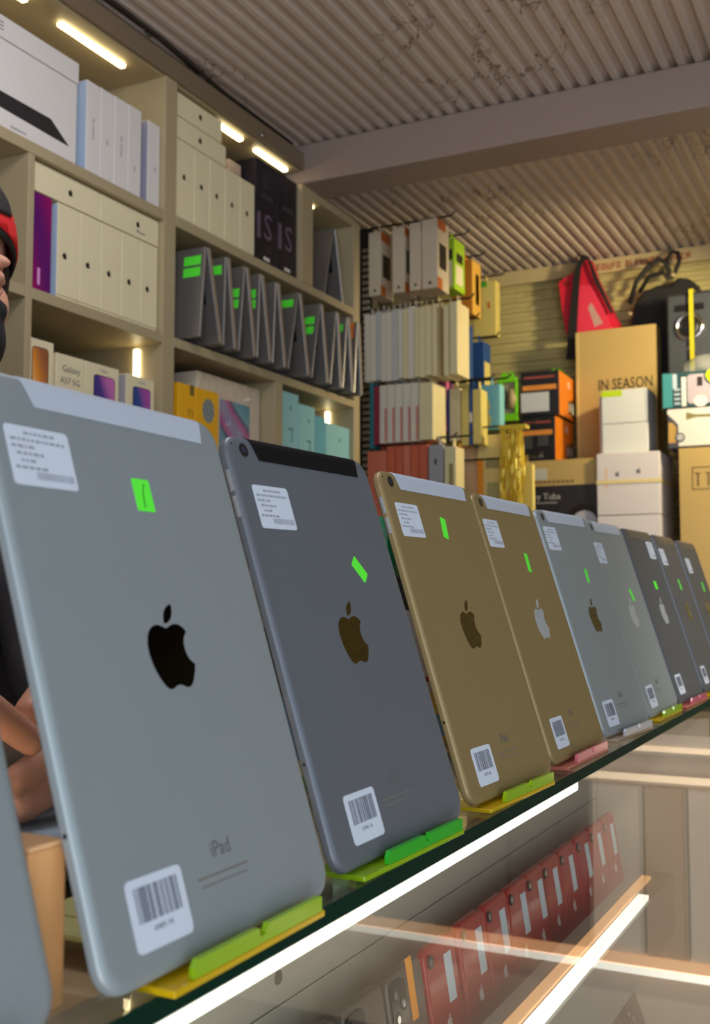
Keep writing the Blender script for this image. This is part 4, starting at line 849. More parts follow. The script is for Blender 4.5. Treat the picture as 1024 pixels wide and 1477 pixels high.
def barcode_mesh(seed, w, h):
    random.seed(seed); bm = bmesh.new(); x = 0
    while x < w:
        b = random.choice((0.0004, 0.0006, 0.0009, 0.0013)); bx(bm, x, min(x+b, w), -0.00005, 0.00005, 0, h); x += b + random.choice((0.0004, 0.0005, 0.0009))
    return bm
def antenna(bm):
    """strip following the back and the top edge of the shell between x=-0.056 and x=0.068"""
    prof = [(YB-0.00015, 0.2265), (YB-0.00015, TH-FIL)]
    yb1 = YB + FIL*0.55
    for k in range(4, -1, -1):
        a = k/4*PI/2
        prof.append((yb1 + (YB-yb1)*math.sin(a) - 0.00012*math.sin(a), TH - FIL*(1-math.cos(a)) + 0.00012*math.cos(a)))
    prof.append((YF-0.0006, TH+0.00012))
    L = []; Rr = []
    for (y, z) in prof:
        s = (z-0.2265)/0.0135
        L.append(bm.verts.new((-0.053 - 0.006*min(1, s), y, z))); Rr.append(bm.verts.new((0.0655 + 0.003*min(1, s), y, z)))
    for i in range(len(L)-1): bm.faces.new((L[i], L[i+1], Rr[i+1], Rr[i]))
    bmesh.ops.recalc_face_normals(bm, faces=bm.faces)
    bmesh.ops.solidify(bm, geom=bm.faces[:], thickness=-0.00025)
def shared(key, name, mt, parent, build, loc=(0, 0, 0), smooth=False, angle=None):
    k = (key, mt.name)
    if k in PC: return link(name, PC[k], None, parent, loc)
    bm = bmesh.new(); build(bm); o = fin(bm, name, mt, parent, loc, smooth=smooth, angle=angle); PC[k] = o.data; return o

def tablet(label, y, dx, yw, roll, body, band, emb, info, green, code, seed, buttons=True, camera=True):
    t = thing('tablet', label, 'tablet', (-0.2615+dx, y, -0.1413), (0, 0, 0), 'tablets standing on the counter')
    t.rotation_euler = (Matrix.Rotation(PI/2+yw, 3, 'Z') @ Matrix.Rotation(-math.radians(17.3), 3, 'X') @ Matrix.Rotation(-roll, 3, 'Y')).to_euler()
    shared('tabshell', 'shell', body, t, lambda bm: rounded_slab(bm, TW, TH, 0.0125, YF, YB, FIL, 8, 5), smooth=True, angle=50)
    shared('tabglass', 'screen', black_plastic, t, lambda bm: prism(bm, rrect(TW-0.001, TH-0.001, 0.012, 8, 0, TH/2), YF, YF+0.0006))
    if band: shared('tabband', 'antenna_band', band, t, antenna, smooth=True, angle=40)
    if camera:
        c = shared('tabcam', 'camera', black_plastic, t, lambda bm: prism(bm, ellipse(0.0040, 0.0040, 20, -0.0665, 0.2315), YB-0.0004, YB+0.0002))
        shared('tabcamring', 'lens', mat('lens_glass_blue', rgb(40, 44, 64), 0.05), c, lambda bm: prism(bm, ellipse(0.0021, 0.0021, 16, -0.0665, 0.2315), YB-0.0005, YB-0.0003))
    emblem(t, 0.0375, emb, (-0.0004, YB-0.0001, 0.1235))
    text(t, 'iPad', 0.0092, ink_a, (0.0015, YB-0.0001, 0.0365), sx=0.95, ext=0.00005)
    def lines(bm):
        bx(bm, -0.0185, 0.0185, YB-0.00008, YB, 0.0268, 0.0276); bx(bm, -0.017, 0.017, YB-0.00008, YB, 0.0236, 0.0242)
    shared('tablines', 'small_print', ink_b, t, lines)
    def edge_marks(bm):
        cyl(bm, (-TW/2-0.00015, -0.0002, 0.058), (-TW/2+0.0005, -0.0002, 0.058), 0.0010, seg=10); cyl(bm, (-TW/2+0.0062, YB-0.0001, 0.2345), (-TW/2+0.0062, YB+0.0005, 0.2345), 0.0006, seg=8)
    shared('tabmarks', 'microphone_hole', black_ink, t, edge_marks)
    if buttons:
        for zc in (0.2135, 0.1985):
            shared('tabbtn%.3f' % zc, 'volume_button', mat('button_metal', rgb(150, 154, 160), 0.45, metal=0.3), t,
                   lambda bm: bx(bm, -TW/2-0.0007, -TW/2+0.0012, -0.0017, 0.0009, zc-0.0062, zc+0.0062, 0.0006))
    # glued papers
    if info:
        ix, iz = info
        s = plate('info_label', label_white, t, rrect(0.0365, 0.0255, 0.0018, 3, ix, iz), YB-0.00018, YB, key=('info', ix, iz))
        def il(bm):
            for q, (a, b) in enumerate(((0.008, 0.5), (0.0, 0.95), (0.0, 0.38), (0.002, 0.45), (0.004, 0.25), (0.0, 0.5))):
                z = iz + 0.0098 - q*0.0030; x = ix - 0.0160
                while x < ix - 0.016 + 0.032*b:
                    l = random.uniform(0.0012, 0.0035); bx(bm, x+a, x+a+l, YB-0.00026, YB-0.00018, z-0.0006, z+0.0006); x += l + 0.0009
            x = ix-0.005
            while x < ix+0.0165:
                b = random.choice((0.0003, 0.0006, 0.0008)); bx(bm, x, x+b, YB-0.00026, YB-0.00018, iz-0.0098, iz-0.0066); x += b+0.0005
        random.seed(42); shared(('ilines', ix, iz), 'printed_text', mat('faint_ink', rgb(140, 146, 158), 0.5), s, il)
    if code:
        cx, cz = code
        s = plate('barcode_label', label_white, t, rrect(0.0345, 0.0262, 0.0026, 4, cx, cz), YB-0.00018, YB, key=('code', cx, cz))
        bm = barcode_mesh(seed, 0.0265, 0.0128); fin(bm, 'barcode', bar_ink, s, (cx-0.0132, YB-0.00022, cz-0.0030))
        random.seed(seed+50); text(s, '%d-%02d' % (random.randint(1000, 9999), random.randint(10, 99)), 0.0030, bar_ink, (cx, YB-0.00024, cz-0.0062), sx=1.2, ext=0.00003)
    if green:
        gx, gz, gw, gh, ga = green
        g = plate('green_sticker', green_note, t, rrect(gw, gh, 0.0006, 1, 0, 0), -0.0002, 0.0, (gx, YB-0.00005, gz), (0, ga, 0))
        if seed == 1:
            bm = bmesh.new(); tube(bm, [(0.0018, -0.0003, 0.0055), (-0.0002, -0.0003, 0.001), (-0.0008, -0.0003, -0.006)], 0.00022, 5); fin(bm, 'pen_stroke', mat('pen_green', rgb(20, 90, 30), 0.5), g)
    return t
I0 = (-0.0530, 0.2035); K0 = (-0.0450, 0.0232)
tablet('silver tablet cut off by the left photo edge, nearest to the camera', 0.206, 0.006, 0.0, 0.0, silver, band_white, mir_dark, I0, None, K0, 9)
tablet('large looking silver tablet with a black emblem and tick marked green sticker', 0.3900, 0.0097, 0.002, -0.0031, silver, band_white, mir_dark, (-0.0555, 0.2040), (0.0065, 0.1935, 0.0125, 0.0155, 0.0), K0, 1, buttons=False, camera=False)
tablet('space grey tablet with a black antenna band and golden reflecting emblem', 0.5800, 0.0027, -0.0315, 0.0151, grey, band_black, mir_gold, (-0.0495, 0.1985), (0.0315, 0.1625, 0.0085, 0.0165, -0.75), (-0.0430, 0.0236), 2)
tablet('gold tablet with a volume button pair, third whole tablet from the left', 0.7746, 0.0020, -0.0442, 0.0020, gold, band_white, mir_gold, (-0.0515, 0.2030), (0.0055, 0.2000, 0.0085, 0.0170, 0.2), (-0.0450, 0.0232), 3)
tablet('gold tablet with a pale emblem, standing against the right side of the other gold one', 0.9715, -0.0027, -0.0120, 0.0038, gold, band_white, mir_pale, (-0.0575, 0.2030), (0.0130, 0.1775, 0.0080, 0.0180, 0.1), (-0.0455, 0.0238), 4, buttons=False)
tablet('silver tablet with a dark golden emblem, right of the two gold ones', 1.1655, -0.0037, -0.0622, 0.0055, silver, band_white, mir_gold, (-0.0565, 0.2080), (0.0185, 0.1680, 0.0065, 0.0160, 0.1), (-0.0460, 0.0215), 5)
tablet('silver tablet with a bright emblem, sixth whole tablet from the left', 1.3612, -0.0047, -0.0162, 0.0101, silver, band_white, mir_pale, (-0.0630, 0.1990), (0.0230, 0.1460, 0.0090, 0.0170, -0.4), (-0.0450, 0.0225), 6, buttons=False)
tablet('dark grey tablet with a bright emblem, third from the right end', 1.5338, -0.0021, -0.0260, 0.0053, dark, band_grey, mir_pale, (0.0500, 0.2120), (0.0060, 0.1600, 0.0130, 0.0120, 0.0), (-0.0450, 0.0240), 7, camera=False)
tablet('dark grey tablet with a dark emblem, second from the right end', 1.7197, -0.0013, -0.0016, -0.0010, dark, band_grey, mir_dark, (-0.0550, 0.2050), (0.0030, 0.1620, 0.0080, 0.0170, 0.1), (-0.0450, 0.0240), 8, camera=False, buttons=False)
tablet('dark grey tablet last in the row at the right photo edge', 1.9080, -0.0013, -0.010, 0.0, dark, band_grey, mir_dark, (-0.0400, 0.1960), (0.0250, 0.1600, 0.0090, 0.0170, 0.1), (-0.0450, 0.0240), 10, camera=False, buttons=False)

def acr(name, c, a=0.6):
    if name in MATS: return MATS[name]
    m = mat(name, c, 0.15, var=0.03); nt = m.node_tree; p = nt.nodes['Principled BSDF']
    p.inputs['Transmission Weight'].default_value = 1-a; return m
lime_a = acr('acrylic_lime', rgb(160, 206, 20)); green_a = acr('acrylic_green', rgb(56, 200, 50)); yel_a = acr('acrylic_yellow', rgb(232, 196, 10)); pink_a = acr('acrylic_pink', rgb(220, 120, 140)); white_a = acr('acrylic_white', rgb(200, 206, 214)); red_a = acr('acrylic_rose', rgb(222, 130, 116)); clear_a = acr('acrylic_sand', rgb(206, 180, 156))
def stand(label, y, dx, yw, lip, base, back):
    t = thing('tablet_stand', label, 'stand', (-0.2615+dx, y, GT+0.0002), (0, 0, PI/2+yw), 'acrylic tablet stands')
    # local: X along the counter, -Y towards the customer
    box('base_plate', base, t, -0.055 if abs(y-0.39) < .01 else -0.070, 0.060, -0.0112, 0.020, 0.0, 0.0030, 0.0006)
    for a, b in ((-0.0425, 0.0035), (0.0085, 0.0570)):
        bm = bmesh.new(); prism(bm, [(a, 0.0032), (b, 0.0032), (b, 0.0092), (b-0.0012, 0.0100), (a+0.0022, 0.0100), (a, 0.0070)], -0.0112, -0.0084); fin(bm, 'front_lip', lip, t)
    bm = bmesh.new(); bx(bm, 0.0035, 0.0085, -0.0112, -0.0084, 0.0032, 0.0062); fin(bm, 'lip_web', lip, t)
    ln2 = math.radians(17.3)
    bm = bmesh.new(); bx(bm, -0.045, 0.058, 0.0, 0.0022, 0.0, 0.060, 0.0005); bm.transform(Matrix.Translation((0, 0.0064, 0.0056)) @ Matrix.Rotation(-ln2, 4, 'X')); fin(bm, 'back_rest', back, t)
ys = [0.3900, 0.5800, 0.7746, 0.9715, 1.1655, 1.3612, 1.5338, 1.7197, 1.9080]; dxs = [0.0097, 0.0027, 0.0020, -0.0027, -0.0037, -0.0047, -0.0021, -0.0013, -0.0013]; yws = [0.002, -0.0315, -0.0442, -0.012, -0.0622, -0.0162, -0.026, -0.0016, -0.01]
SC = [(lime_a, yel_a, lime_a, 'lime lip and yellow base, under the large looking silver tablet'), (green_a, lime_a, yel_a, 'bright green lip, under the space grey tablet'), (lime_a, yel_a, yel_a, 'lime lip and yellow base, under the first gold tablet'), (pink_a, red_a, red_a, 'pink lip, under the gold tablet with the pale emblem'), (white_a, clear_a, white_a, 'whitish lip, under the silver tablet with the dark golden emblem'),
      (lime_a, yel_a, yel_a, 'lime lip, under the silver tablet with the bright emblem'), (pink_a, red_a, pink_a, 'pink lip, under the dark grey tablet with the bright emblem'), (lime_a, yel_a, lime_a, 'lime lip, under the second tablet from the right end'), (green_a, lime_a, green_a, 'green lip, under the last tablet of the row')]
for i in range(9): stand('acrylic tablet stand with a ' + SC[i][3], ys[i], dxs[i], yws[i], *SC[i][:3])
stand('acrylic tablet stand under the silver tablet cut off by the left photo edge', 0.206, 0.006, 0.0, lime_a, clear_a, clear_a)

# ------------------------------------------------------------------ things on the seller's side of the counter
def lay(name, label, cat, x0, x1, y0, y1, z0, z1, m, bev=0.001, extra=()):
    t = thing(name, label, cat, ((x0+x1)/2, (y0+y1)/2, z0)); w, d, h = x1-x0, y1-y0, z1-z0
    box('body', m, t, -w/2, w/2, -d/2, d/2, 0, h, bev)
    for (nm, mt, a, b, c, d2, e, f) in extra: box(nm, mt, t, a, b, c, d2, e, f)
    return t
G = GT + 0.0003
lay('wooden_divider', 'tan wooden divider board standing in the gap left of the large looking silver tablet', 'board', -0.370, -0.2725, 0.2935, 0.3125, G, -0.0890, mat('tan_wood', rgb(214, 160, 104), 0.45, var=0.12, scale=6), 0.001, (('top_edge', mat('tan_light', rgb(226, 180, 130), 0.45), -0.0485, 0.0485, -0.0093, 0.0093, 0.0570, 0.0585),))
lay('felt_cloth', 'folded grey blue felt cloth on a dark pad below the hands', 'cloth', -0.475, -0.395, 0.415, 0.520, -0.137, -0.1240, mat('felt_grey', rgb(150, 170, 188), 0.9, var=0.35, scale=300, bump=0.5), 0.004)
lay('dark_pad', 'black pad under the grey blue felt cloth', 'pad', -0.480, -0.385, 0.405, 0.530, G, -0.1375, black_plastic, 0.002)
lay('banknote_stack', 'pale green paper slips lying on the counter behind the tablet gap', 'paper', -0.360, -0.300, 0.370, 0.436, G, G+0.0022, mat('pale_green_paper', rgb(172, 170, 110), 0.7, var=0.15, scale=60), 0.0003, (('printed_line', mat('olive_ink', rgb(120, 96, 10), 0.5), -0.02, 0.025, -0.012, -0.011, 0.0022, 0.0024), ('printed_line', mat('olive_ink', rgb(120, 96, 10), 0.5), -0.02, 0.025, 0.004, 0.005, 0.0022, 0.0024)))
lay('phone_in_sleeve', 'dark blue phone in a clear sleeve lying behind the tablet gap', 'phone', -0.4535, -0.375, 0.532, 0.640, G, G+0.010, mat('sleeve_blue', rgb(60, 80, 110), 0.15, coat=0.6), 0.002, (('picture', mat('maroon_print', rgb(130, 70, 76), 0.3), -0.035, 0.02, -0.05, -0.01, 0.0100, 0.0104), ('camera', mat('yellow_dot', rgb(220, 206, 120), 0.3), -0.03, -0.02, 0.02, 0.03, 0.0100, 0.0106)))
# price cards leaning in small holders, glimpsed between the tablets
def card(label, x, y0, y1, z1, segs):
    t = thing('price_card', label, 'card', (x, (y0+y1)/2, G), (0, 0, PI/2)); w = y1-y0
    box('foot', clear_a, t, -w/2, w/2, -0.012, 0.014, 0, 0.0025, 0.0004)
    z = 0.0028
    for nm, mt, h in segs:
        box(nm, mt, t, -w/2, w/2, 0, 0.0022, z, z+h-0.0004); z += h
tq = mat('card_blue', rgb(86, 156, 196), 0.5); yl = mat('card_yellow', rgb(226, 190, 30), 0.5); wt = mat('card_white', rgb(214, 206, 206), 0.5); crm = mat('card_cream', rgb(220, 206, 160), 0.5); rd = mat('card_red', rgb(176, 30, 60), 0.5); gn = mat('card_green', rgb(100, 170, 10), 0.5); bk = mat('card_black', rgb(30, 28, 30), 0.5)
card('upright price card in green, cream, blue and white bands behind the first tablet gap', -0.400, 0.640, 0.760, 0, (('green_band', gn, 0.010), ('cream_band', crm, 0.012), ('blue_band', tq, 0.048), ('dark_band', bk, 0.050), ('white_band', wt, 0.075)))
card('upright price card in yellow, blue and white bands behind the second tablet gap', -0.400, 0.880, 1.020, 0, (('yellow_band', yl, 0.008), ('blue_band', tq, 0.022), ('yellow_band', yl, 0.022), ('white_band', wt, 0.010), ('red_band', rd, 0.005), ('white_band', wt, 0.062), ('dark_band', bk, 0.030)))
lay('green_bottle', 'dark green round tin standing behind the first gold tablet', 'tin', -0.475, -0.435, 0.940, 0.980, G, 0.075, mat('bottle_green', rgb(20, 110, 70), 0.3), 0.012)
card('upright yellow card behind the first gold tablet edge', -0.375, 1.13, 1.23, 0, (('yellow_band', yl, 0.05), ('white_band', wt, 0.05)))

# ------------------------------------------------------------------ the seller
skin = mat('skin', rgb(206, 150, 126), 0.5, var=0.06, scale=30, bump=0.05, bscale=250)
MS = MATS['skin'].node_tree.nodes['Principled BSDF']; MS.inputs['Subsurface Weight'].default_value = 0.1; MS.inputs['Subsurface Radius'].default_value = (0.01, 0.004, 0.002)
def caps(bm, pts, rs, seg=14):
    for i, (p, r) in enumerate(zip(pts, rs)):
        ball(bm, p, r, u=seg, v=10)
        if i: cyl(bm, pts[i-1], p, rs[i-1], r, seg, False)
def solid(bm, name, m, parent, voxel, smooth_it=4, cut=None):
    me = bpy.data.meshes.new('tmp'); bm.to_mesh(me); bm.free()
    o = bpy.data.objects.new('tmp', me); C.objects.link(o)
    r = o.modifiers.new('r', 'REMESH'); r.mode = 'VOXEL'; r.voxel_size = voxel
    if smooth_it: s = o.modifiers.new('s', 'SMOOTH'); s.factor = 0.5; s.iterations = smooth_it
    m2 = bpy.data.meshes.new_from_object(o.evaluated_get(bpy.context.evaluated_depsgraph_get())); bpy.data.objects.remove(o); bpy.data.meshes.remove(me)
    if cut:
        b2 = bmesh.new(); b2.from_mesh(m2); bmesh.ops.delete(b2, geom=[v for v in b2.verts if cut(v.co)], context='VERTS'); b2.to_mesh(m2); b2.free()
    for p in m2.polygons: p.use_smooth = True
    m2.name = name; m2.materials.clear(); m2.materials.append(m); return link(name, m2, None, parent)
man = thing('person', 'person in red cap, black mask and dark top working with both hands', 'person', (-0.95, 0.80, FZ))
O = Vector((-0.95, 0.80, FZ))
def L(x, y, z): return Vector((x, y, z)) - O          # world -> person local
HC = Vector((-0.931, 0.835, 0.345))
HM = Matrix.Translation(HC - O) @ Matrix.Rotation(math.radians(-22), 4, 'Z') @ Matrix.Rotation(math.radians(12), 4, 'Y')
def hb(bm, c, r, s): ball(bm, c, r, s, 24, 16, HM)
bm = bmesh.new()
hb(bm, (-0.010, 0, 0.030), 1, (0.092, 0.074, 0.088)); hb(bm, (0.026, 0, -0.032), 1, (0.064, 0.060, 0.084)); hb(bm, (0.042, 0, -0.080), 1, (0.046, 0.044, 0.036)); hb(bm, (-0.01, 0, -0.04), 1, (0.070, 0.062, 0.060))
for s in (-1, 1):
    hb(bm, (0.056, s*0.036, -0.028), 1, (0.028, 0.028, 0.032)); hb(bm, (-0.004, s*0.077, -0.010), 1, (0.018, 0.008, 0.031)); hb(bm, (-0.006, s*0.081, 0.004), 1, (0.012, 0.007, 0.014))
    hb(bm, (0.070, s*0.030, 0.022), 1, (0.014, 0.026, 0.009))
def hp(x, y, z): return HM @ Vector((x, y, z))
caps(bm, [hp(0.086, 0, 0.012), hp(0.100, 0, -0.012), hp(0.108, 0, -0.030)], [0.009, 0.011, 0.014])
for s in (-1, 1): caps(bm, [hp(0.098, s*0.008, -0.032), hp(0.098, s*0.013, -0.034)], [0.009, 0.008])
caps(bm, [hp(0.082, -0.018, -0.064), hp(0.090, 0, -0.062), hp(0.082, 0.018, -0.064)], [0.008, 0.009, 0.008])
caps(bm, [hp(-0.018, 0, -0.06), L(-0.962, 0.835, 0.215), L(-0.985, 0.835, 0.145)], [0.056, 0.056, 0.066])
# torso, legs
caps(bm, [L(-0.985, 0.835, 0.10), L(-1.0, 0.835, -0.05), L(-1.005, 0.835, -0.20), L(-1.0, 0.835, -0.32)], [0.112, 0.122, 0.115, 0.125])
for s, wy in ((-1, 0.775), (1, 0.895)):
    caps(bm, [L(-0.975, 0.835+s*0.095, 0.02), L(-0.990, 0.835+s*0.085, -0.12), L(-1.0, 0.835+s*0.075, -0.30)], [0.098, 0.095, 0.095])
    caps(bm, [L(-1.0, 0.835+s*0.085, -0.33), L(-0.985, 0.835+s*0.095, -0.64), L(-1.0, 0.835+s*0.095, -1.02)], [0.088, 0.060, 0.042])
    caps(bm, [L(-1.0, 0.835+s*0.098, -1.045), L(-0.93, 0.835+s*0.105, -1.055), L(-0.86, 0.835+s*0.112, -1.058)], [0.042, 0.036, 0.030])
# arms: shoulder, elbow, wrist
RS, RE, RW = L(-0.955, 0.660, 0.120), L(-0.800, 0.470, -0.035), L(-0.560, 0.375, -0.030)
LS, LE, LW = L(-0.945, 1.010, 0.110), L(-0.760, 0.865, -0.070), L(-0.515, 0.620, -0.085)
arm_r = [0.058, 0.044, 0.030]
for a in ((RS, RE, RW), (LS, LE, LW)): caps(bm, list(a), arm_r)
caps(bm, [L(-0.975, 0.78, 0.13), RS], [0.07, 0.058]); caps(bm, [L(-0.97, 0.90, 0.13), LS], [0.07, 0.058])
# right hand (from the left of the picture): pointing index
def hand(bm, wrist, knuck, fingers, thumb):
    caps(bm, [wrist, wrist.lerp(knuck[1], 0.3)], [0.028, 0.026])
    for k in knuck: caps(bm, [wrist.lerp(knuck[1], 0.15), wrist.lerp(k, 0.55), k], [0.020, 0.0165, 0.0118])
    for f in fingers: caps(bm, f[0], f[1])
    caps(bm, thumb[0], thumb[1])
fr = [0.0112, 0.0102, 0.0094, 0.0080]; fs = [0.0104, 0.0095, 0.0086, 0.0072]
RK = [L(-0.470, 0.385, -0.028), L(-0.475, 0.372, -0.046), L(-0.482, 0.362, -0.062), L(-0.492, 0.358, -0.078)]
hand(bm, RW, RK, [
    ([RK[0], L(-0.438, 0.400, -0.040), L(-0.420, 0.420, -0.058), L(-0.412, 0.4430, -0.0765)], fr),
    ([RK[1], L(-0.446, 0.385, -0.072), L(-0.450, 0.402, -0.094), L(-0.462, 0.408, -0.103)], fr),
    ([RK[2], L(-0.455, 0.378, -0.090), L(-0.466, 0.392, -0.106), L(-0.480, 0.392, -0.108)], fs),
    ([RK[3], L(-0.476, 0.370, -0.100), L(-0.488, 0.380, -0.108), L(-0.500, 0.378, -0.106)], fs)],
    ([RW.lerp(RK[0], 0.3), L(-0.520, 0.405, -0.012), L(-0.492, 0.430, -0.030), L(-0.470, 0.446, -0.048)], [0.019, 0.0145, 0.0115, 0.0085]))
# left hand (from the right): fingers curled towards the camera's left
LK = [L(-0.450, 0.560, -0.060), L(-0.446, 0.564, -0.078), L(-0.450, 0.568, -0.095), L(-0.460, 0.574, -0.109)]
f1 = [0.0108, 0.0098, 0.0090, 0.0080]
hand(bm, LW, LK, [
    ([LK[0], L(-0.426, 0.515, -0.070), L(-0.422, 0.478, -0.085), L(-0.425, 0.4455, -0.0985)], f1),
    ([LK[1], L(-0.428, 0.525, -0.0895), L(-0.424, 0.488, -0.1035), L(-0.427, 0.4535, -0.1150)], f1),
    ([LK[2], L(-0.446, 0.535, -0.106), L(-0.448, 0.506, -0.1085), L(-0.454, 0.482, -0.1095)], [0.0098, 0.009, 0.008, 0.0068]),
    ([LK[3], L(-0.462, 0.545, -0.110), L(-0.466, 0.522, -0.1105), L(-0.472, 0.502, -0.1105)], [0.0092, 0.0084, 0.0074, 0.0064])],
    ([LW.lerp(LK[0], 0.3), L(-0.474, 0.552, -0.036), L(-0.446, 0.502, -0.048), L(-0.430, 0.4610, -0.0650)], [0.019, 0.0145, 0.0112, 0.0092]))
body = solid(bm, 'body', skin, man, 0.0027, 3)
nail = mat('nail', rgb(226, 176, 160), 0.3)
for p, sc in ((L(-0.4225, 0.4590, -0.0600), (0.5, 1.0, 0.75)),):
    bmn = bmesh.new(); ball(bmn, p, 0.0052, sc, 10, 7); fin(bmn, 'fingernail', nail, man, smooth=True)
# clothing: dark top with sleeves to the wrists, trousers, shoes
top_m = mat('dark_top', rgb(52, 46, 50), 0.85, var=0.15, scale=20, bump=0.3, bscale=150)
bm = bmesh.new()
caps(bm, [L(-0.978, 0.835, 0.150), L(-0.985, 0.835, 0.09), L(-1.0, 0.835, -0.05), L(-1.005, 0.835, -0.20), L(-1.0, 0.835, -0.30)], [0.080, 0.122, 0.134, 0.128, 0.134])
for s in (-1, 1): caps(bm, [L(-0.975, 0.835+s*0.095, 0.03), L(-0.990, 0.835+s*0.088, -0.12), L(-1.0, 0.835+s*0.080, -0.30)], [0.110, 0.108, 0.108])
for (a, b, c) in ((RS, RE, RW), (LS, LE, LW)): caps(bm, [a, b, b.lerp(c, 0.93)], [0.072, 0.058, 0.040])
caps(bm, [L(-0.975, 0.78, 0.12), RS], [0.08, 0.072]); caps(bm, [L(-0.97, 0.90, 0.12), LS], [0.08, 0.072])
solid(bm, 'dark_top', top_m, man, 0.010, 3)
bm = bmesh.new()
for s in (-1, 1): caps(bm, [L(-1.0, 0.835+s*0.05, -0.31), L(-1.0, 0.835+s*0.088, -0.38), L(-0.985, 0.835+s*0.095, -0.64), L(-1.0, 0.835+s*0.095, -1.0)], [0.128, 0.108, 0.080, 0.062])
solid(bm, 'trousers', mat('trousers', rgb(44, 48, 60), 0.85, bump=0.3, bscale=150), man, 0.012, 3)
bm = bmesh.new()
for s in (-1, 1): caps(bm, [L(-1.01, 0.835+s*0.098, -1.042), L(-0.93, 0.835+s*0.105, -1.050), L(-0.85, 0.835+s*0.112, -1.054)], [0.048, 0.043, 0.036])
solid(bm, 'shoes', black_plastic, man, 0.008, 2, cut=None)
# face details
for s in (-1, 1):
    bm = bmesh.new(); ball(bm, (0.0760, s*0.031, -0.001), 0.0125, M=HM); e = fin(bm, 'eye', mat('eye_white', rgb(226, 220, 214), 0.15), man, smooth=True)
    bm = bmesh.new(); ball(bm, (0.0852, s*0.0325, -0.0055), 0.0054, (0.5, 1, 1), M=HM); fin(bm, 'iris', mat('iris_brown', rgb(50, 30, 20), 0.1), e, smooth=True)
    bm = bmesh.new(); caps(bm, [hp(0.076, s*0.016, 0.004), hp(0.0828, s*0.024, 0.0062), hp(0.0845, s*0.032, 0.0066), hp(0.0815, s*0.040, 0.0050), hp(0.073, s*0.047, 0.001)], [0.0045, 0.0062, 0.0068, 0.0060, 0.0042]); fin(bm, 'eyelid', skin, man, smooth=True)
    bm = bmesh.new(); caps(bm, [hp(0.076, s*0.016, -0.010), hp(0.081, s*0.024, -0.0130), hp(0.0825, s*0.032, -0.0140), hp(0.0795, s*0.040, -0.0125), hp(0.072, s*0.047, -0.008)], [0.0036, 0.0046, 0.0050, 0.0046, 0.0036]); fin(bm, 'eyelid', skin, man, smooth=True)
    bm = bmesh.new(); caps(bm, [hp(0.083, s*0.016, 0.022), hp(0.080, s*0.034, 0.027), hp(0.068, s*0.050, 0.022)], [0.0025, 0.003, 0.002]); fin(bm, 'eyebrow', mat('hair_brown', rgb(48, 34, 26), 0.8), man, smooth=True)
bm = bmesh.new()
hb(bm, (-0.016, 0, 0.036), 1, (0.094, 0.0775, 0.090)); hb(bm, (-0.050, 0, -0.010), 1, (0.055, 0.068, 0.060))
for s in (-1, 1): hb(bm, (0.016, s*0.070, 0.005), 1, (0.016, 0.008, 0.030))
solid(bm, 'hair', mat('hair_brown', rgb(48, 34, 26), 0.8), man, 0.005, 1, cut=lambda c: (HM.inverted() @ c).x > 0.034 or ((HM.inverted() @ c).x > 0.035 and abs((HM.inverted() @ c).y) < 0.055))
# black face mask
mb = bmesh.new(); hb(mb, (0.036, 0, -0.064), 1, (0.080, 0.068, 0.060)); caps(mb, [hp(0.098, 0, -0.014), hp(0.1085, 0, -0.032), hp(0.100, 0, -0.06)], [0.0135, 0.0185, 0.022]); caps(mb, [hp(0.070, -0.042, -0.030), hp(0.098, 0, -0.022), hp(0.070, 0.042, -0.030)], [0.016, 0.016, 0.016])
solid(mb, 'face_mask', mat('mask_black', rgb(18, 20, 26), 0.8, bump=0.2, bscale=300), man, 0.004, 3, cut=lambda c: (HM.inverted() @ c).x < 0.012)
bm = bmesh.new()
for s in (-1, 1): tube(bm, [hp(0.016, s*0.066, -0.035), hp(0.008, s*0.078, -0.005), hp(-0.010, s*0.086, 0.012), hp(-0.020, s*0.084, -0.02)], 0.0022, 6)
fin(bm, 'ear_loop', MATS['mask_black'], man, smooth=True)
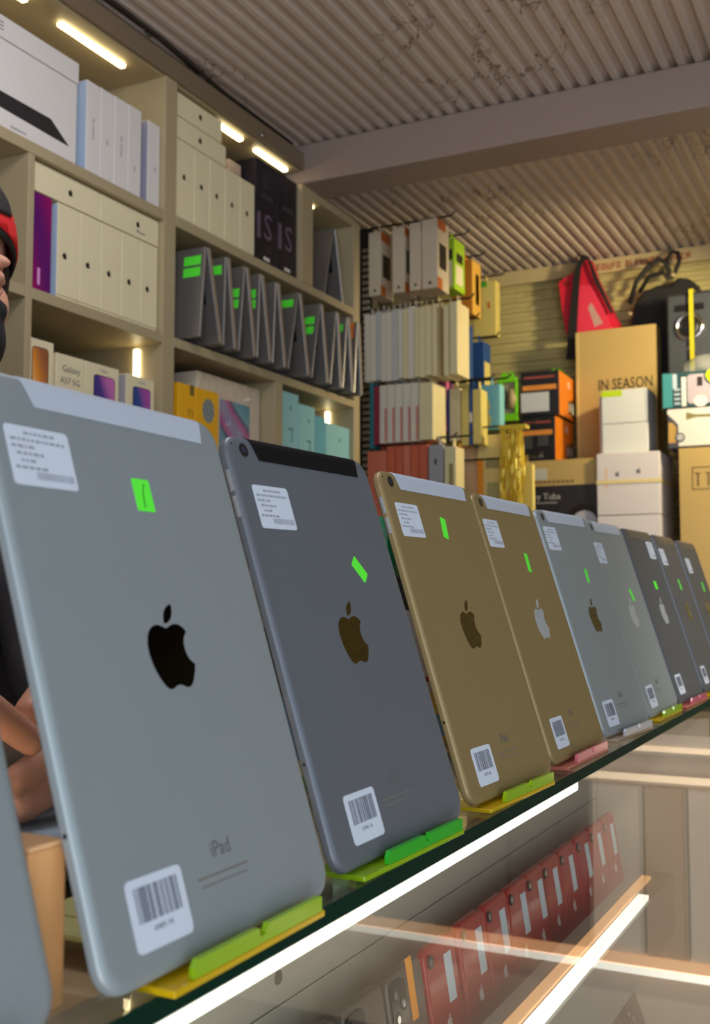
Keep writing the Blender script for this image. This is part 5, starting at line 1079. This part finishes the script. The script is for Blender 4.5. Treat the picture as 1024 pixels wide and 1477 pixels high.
# red cap worn low, black front panel, brim to the back
def cap_shell(r, lo):
    b = bmesh.new(); bmesh.ops.create_uvsphere(b, u_segments=40, v_segments=28, radius=1.0)
    b.transform(Matrix.Translation((-0.012, 0, 0.030)) @ Matrix.Diagonal((r[0], r[1], r[2], 1)))
    return b
def cut_plane(b, co, no):
    bmesh.ops.bisect_plane(b, geom=b.verts[:]+b.edges[:]+b.faces[:], plane_co=co, plane_no=no, clear_inner=True)
b = cap_shell((0.108, 0.087, 0.104), 0); cut_plane(b, (0.07, 0, 0.050), (-0.55, 0, 1.0)); cut_plane(b, (0, 0, -0.012), (0, 0, 1))
bmesh.ops.solidify(b, geom=b.faces[:], thickness=0.004); b.transform(HM); fin(b, 'cap', mat('cap_red', rgb(206, 24, 30), 0.7, bump=0.15, bscale=250), man, smooth=True)
b = cap_shell((0.1100, 0.0890, 0.1060), 0); cut_plane(b, (0.045, 0, 0), (1, 0, 0)); cut_plane(b, (0, 0, 0.072), (0, 0, 1)); cut_plane(b, (0, 0, 0.118), (0, 0, -1)); cut_plane(b, (0, 0.056, 0), (0, -1, 0)); cut_plane(b, (0, -0.056, 0), (0, 1, 0))
bmesh.ops.solidify(b, geom=b.faces[:], thickness=0.0025); b.transform(HM); fin(b, 'cap_front_panel', webb, man, smooth=True)
b = cap_shell((0.1065, 0.0855, 0.1025), 0); cut_plane(b, (0.07, 0, 0.041), (-0.55, 0, 1.0)); cut_plane(b, (0.07, 0, 0.055), (0.55, 0, -1.0)); cut_plane(b, (-0.01, 0, 0), (1, 0, 0))
bmesh.ops.solidify(b, geom=b.faces[:], thickness=0.003); b.transform(HM); fin(b, 'cap_band', webb, man, smooth=True)
b = bmesh.new(); prism(b, [(-0.108, -0.066), (-0.108, 0.066), (-0.145, 0.060), (-0.172, 0.030), (-0.178, 0.0), (-0.172, -0.030), (-0.145, -0.060)], -0.002, 0.002)
b.transform(HM @ Matrix.Translation((0, 0, 0.0)) @ Matrix.Rotation(-PI/2, 4, 'X')); fin(b, 'cap_brim', MATS['cap_red'], man)
# phone being worked on
t = thing('smartphone', 'dark smartphone held between the hands of the person', 'phone', (-0.447, 0.470, -0.0925), (0.1, 0.1, 0.35))
bm = bmesh.new(); bx(bm, -0.030, 0.010, -0.045, 0.045, -0.003, 0.003, 0.002); fin(bm, 'body', black_plastic, t); box('screen', mat('screen_dark', rgb(40, 36, 40), 0.1), t, -0.028, 0.008, -0.042, 0.042, 0.003, 0.0035)

# fixture that carries the warm bulb (out of frame to the right)
lp = thing('pendant_lamp', 'small pendant bulb hanging from the ceiling at the right, outside the photo', 'lamp', (-0.12, 2.80, 0.82))
bm = bmesh.new(); cyl(bm, (0, 0, 0.078), (0, 0, 0.2515), 0.003, seg=8); fin(bm, 'cord', black_plastic, lp)
bm = bmesh.new(); cyl(bm, (0, 0, 0.055), (0, 0, 0.080), 0.014, seg=16); fin(bm, 'socket', black_plastic, lp)
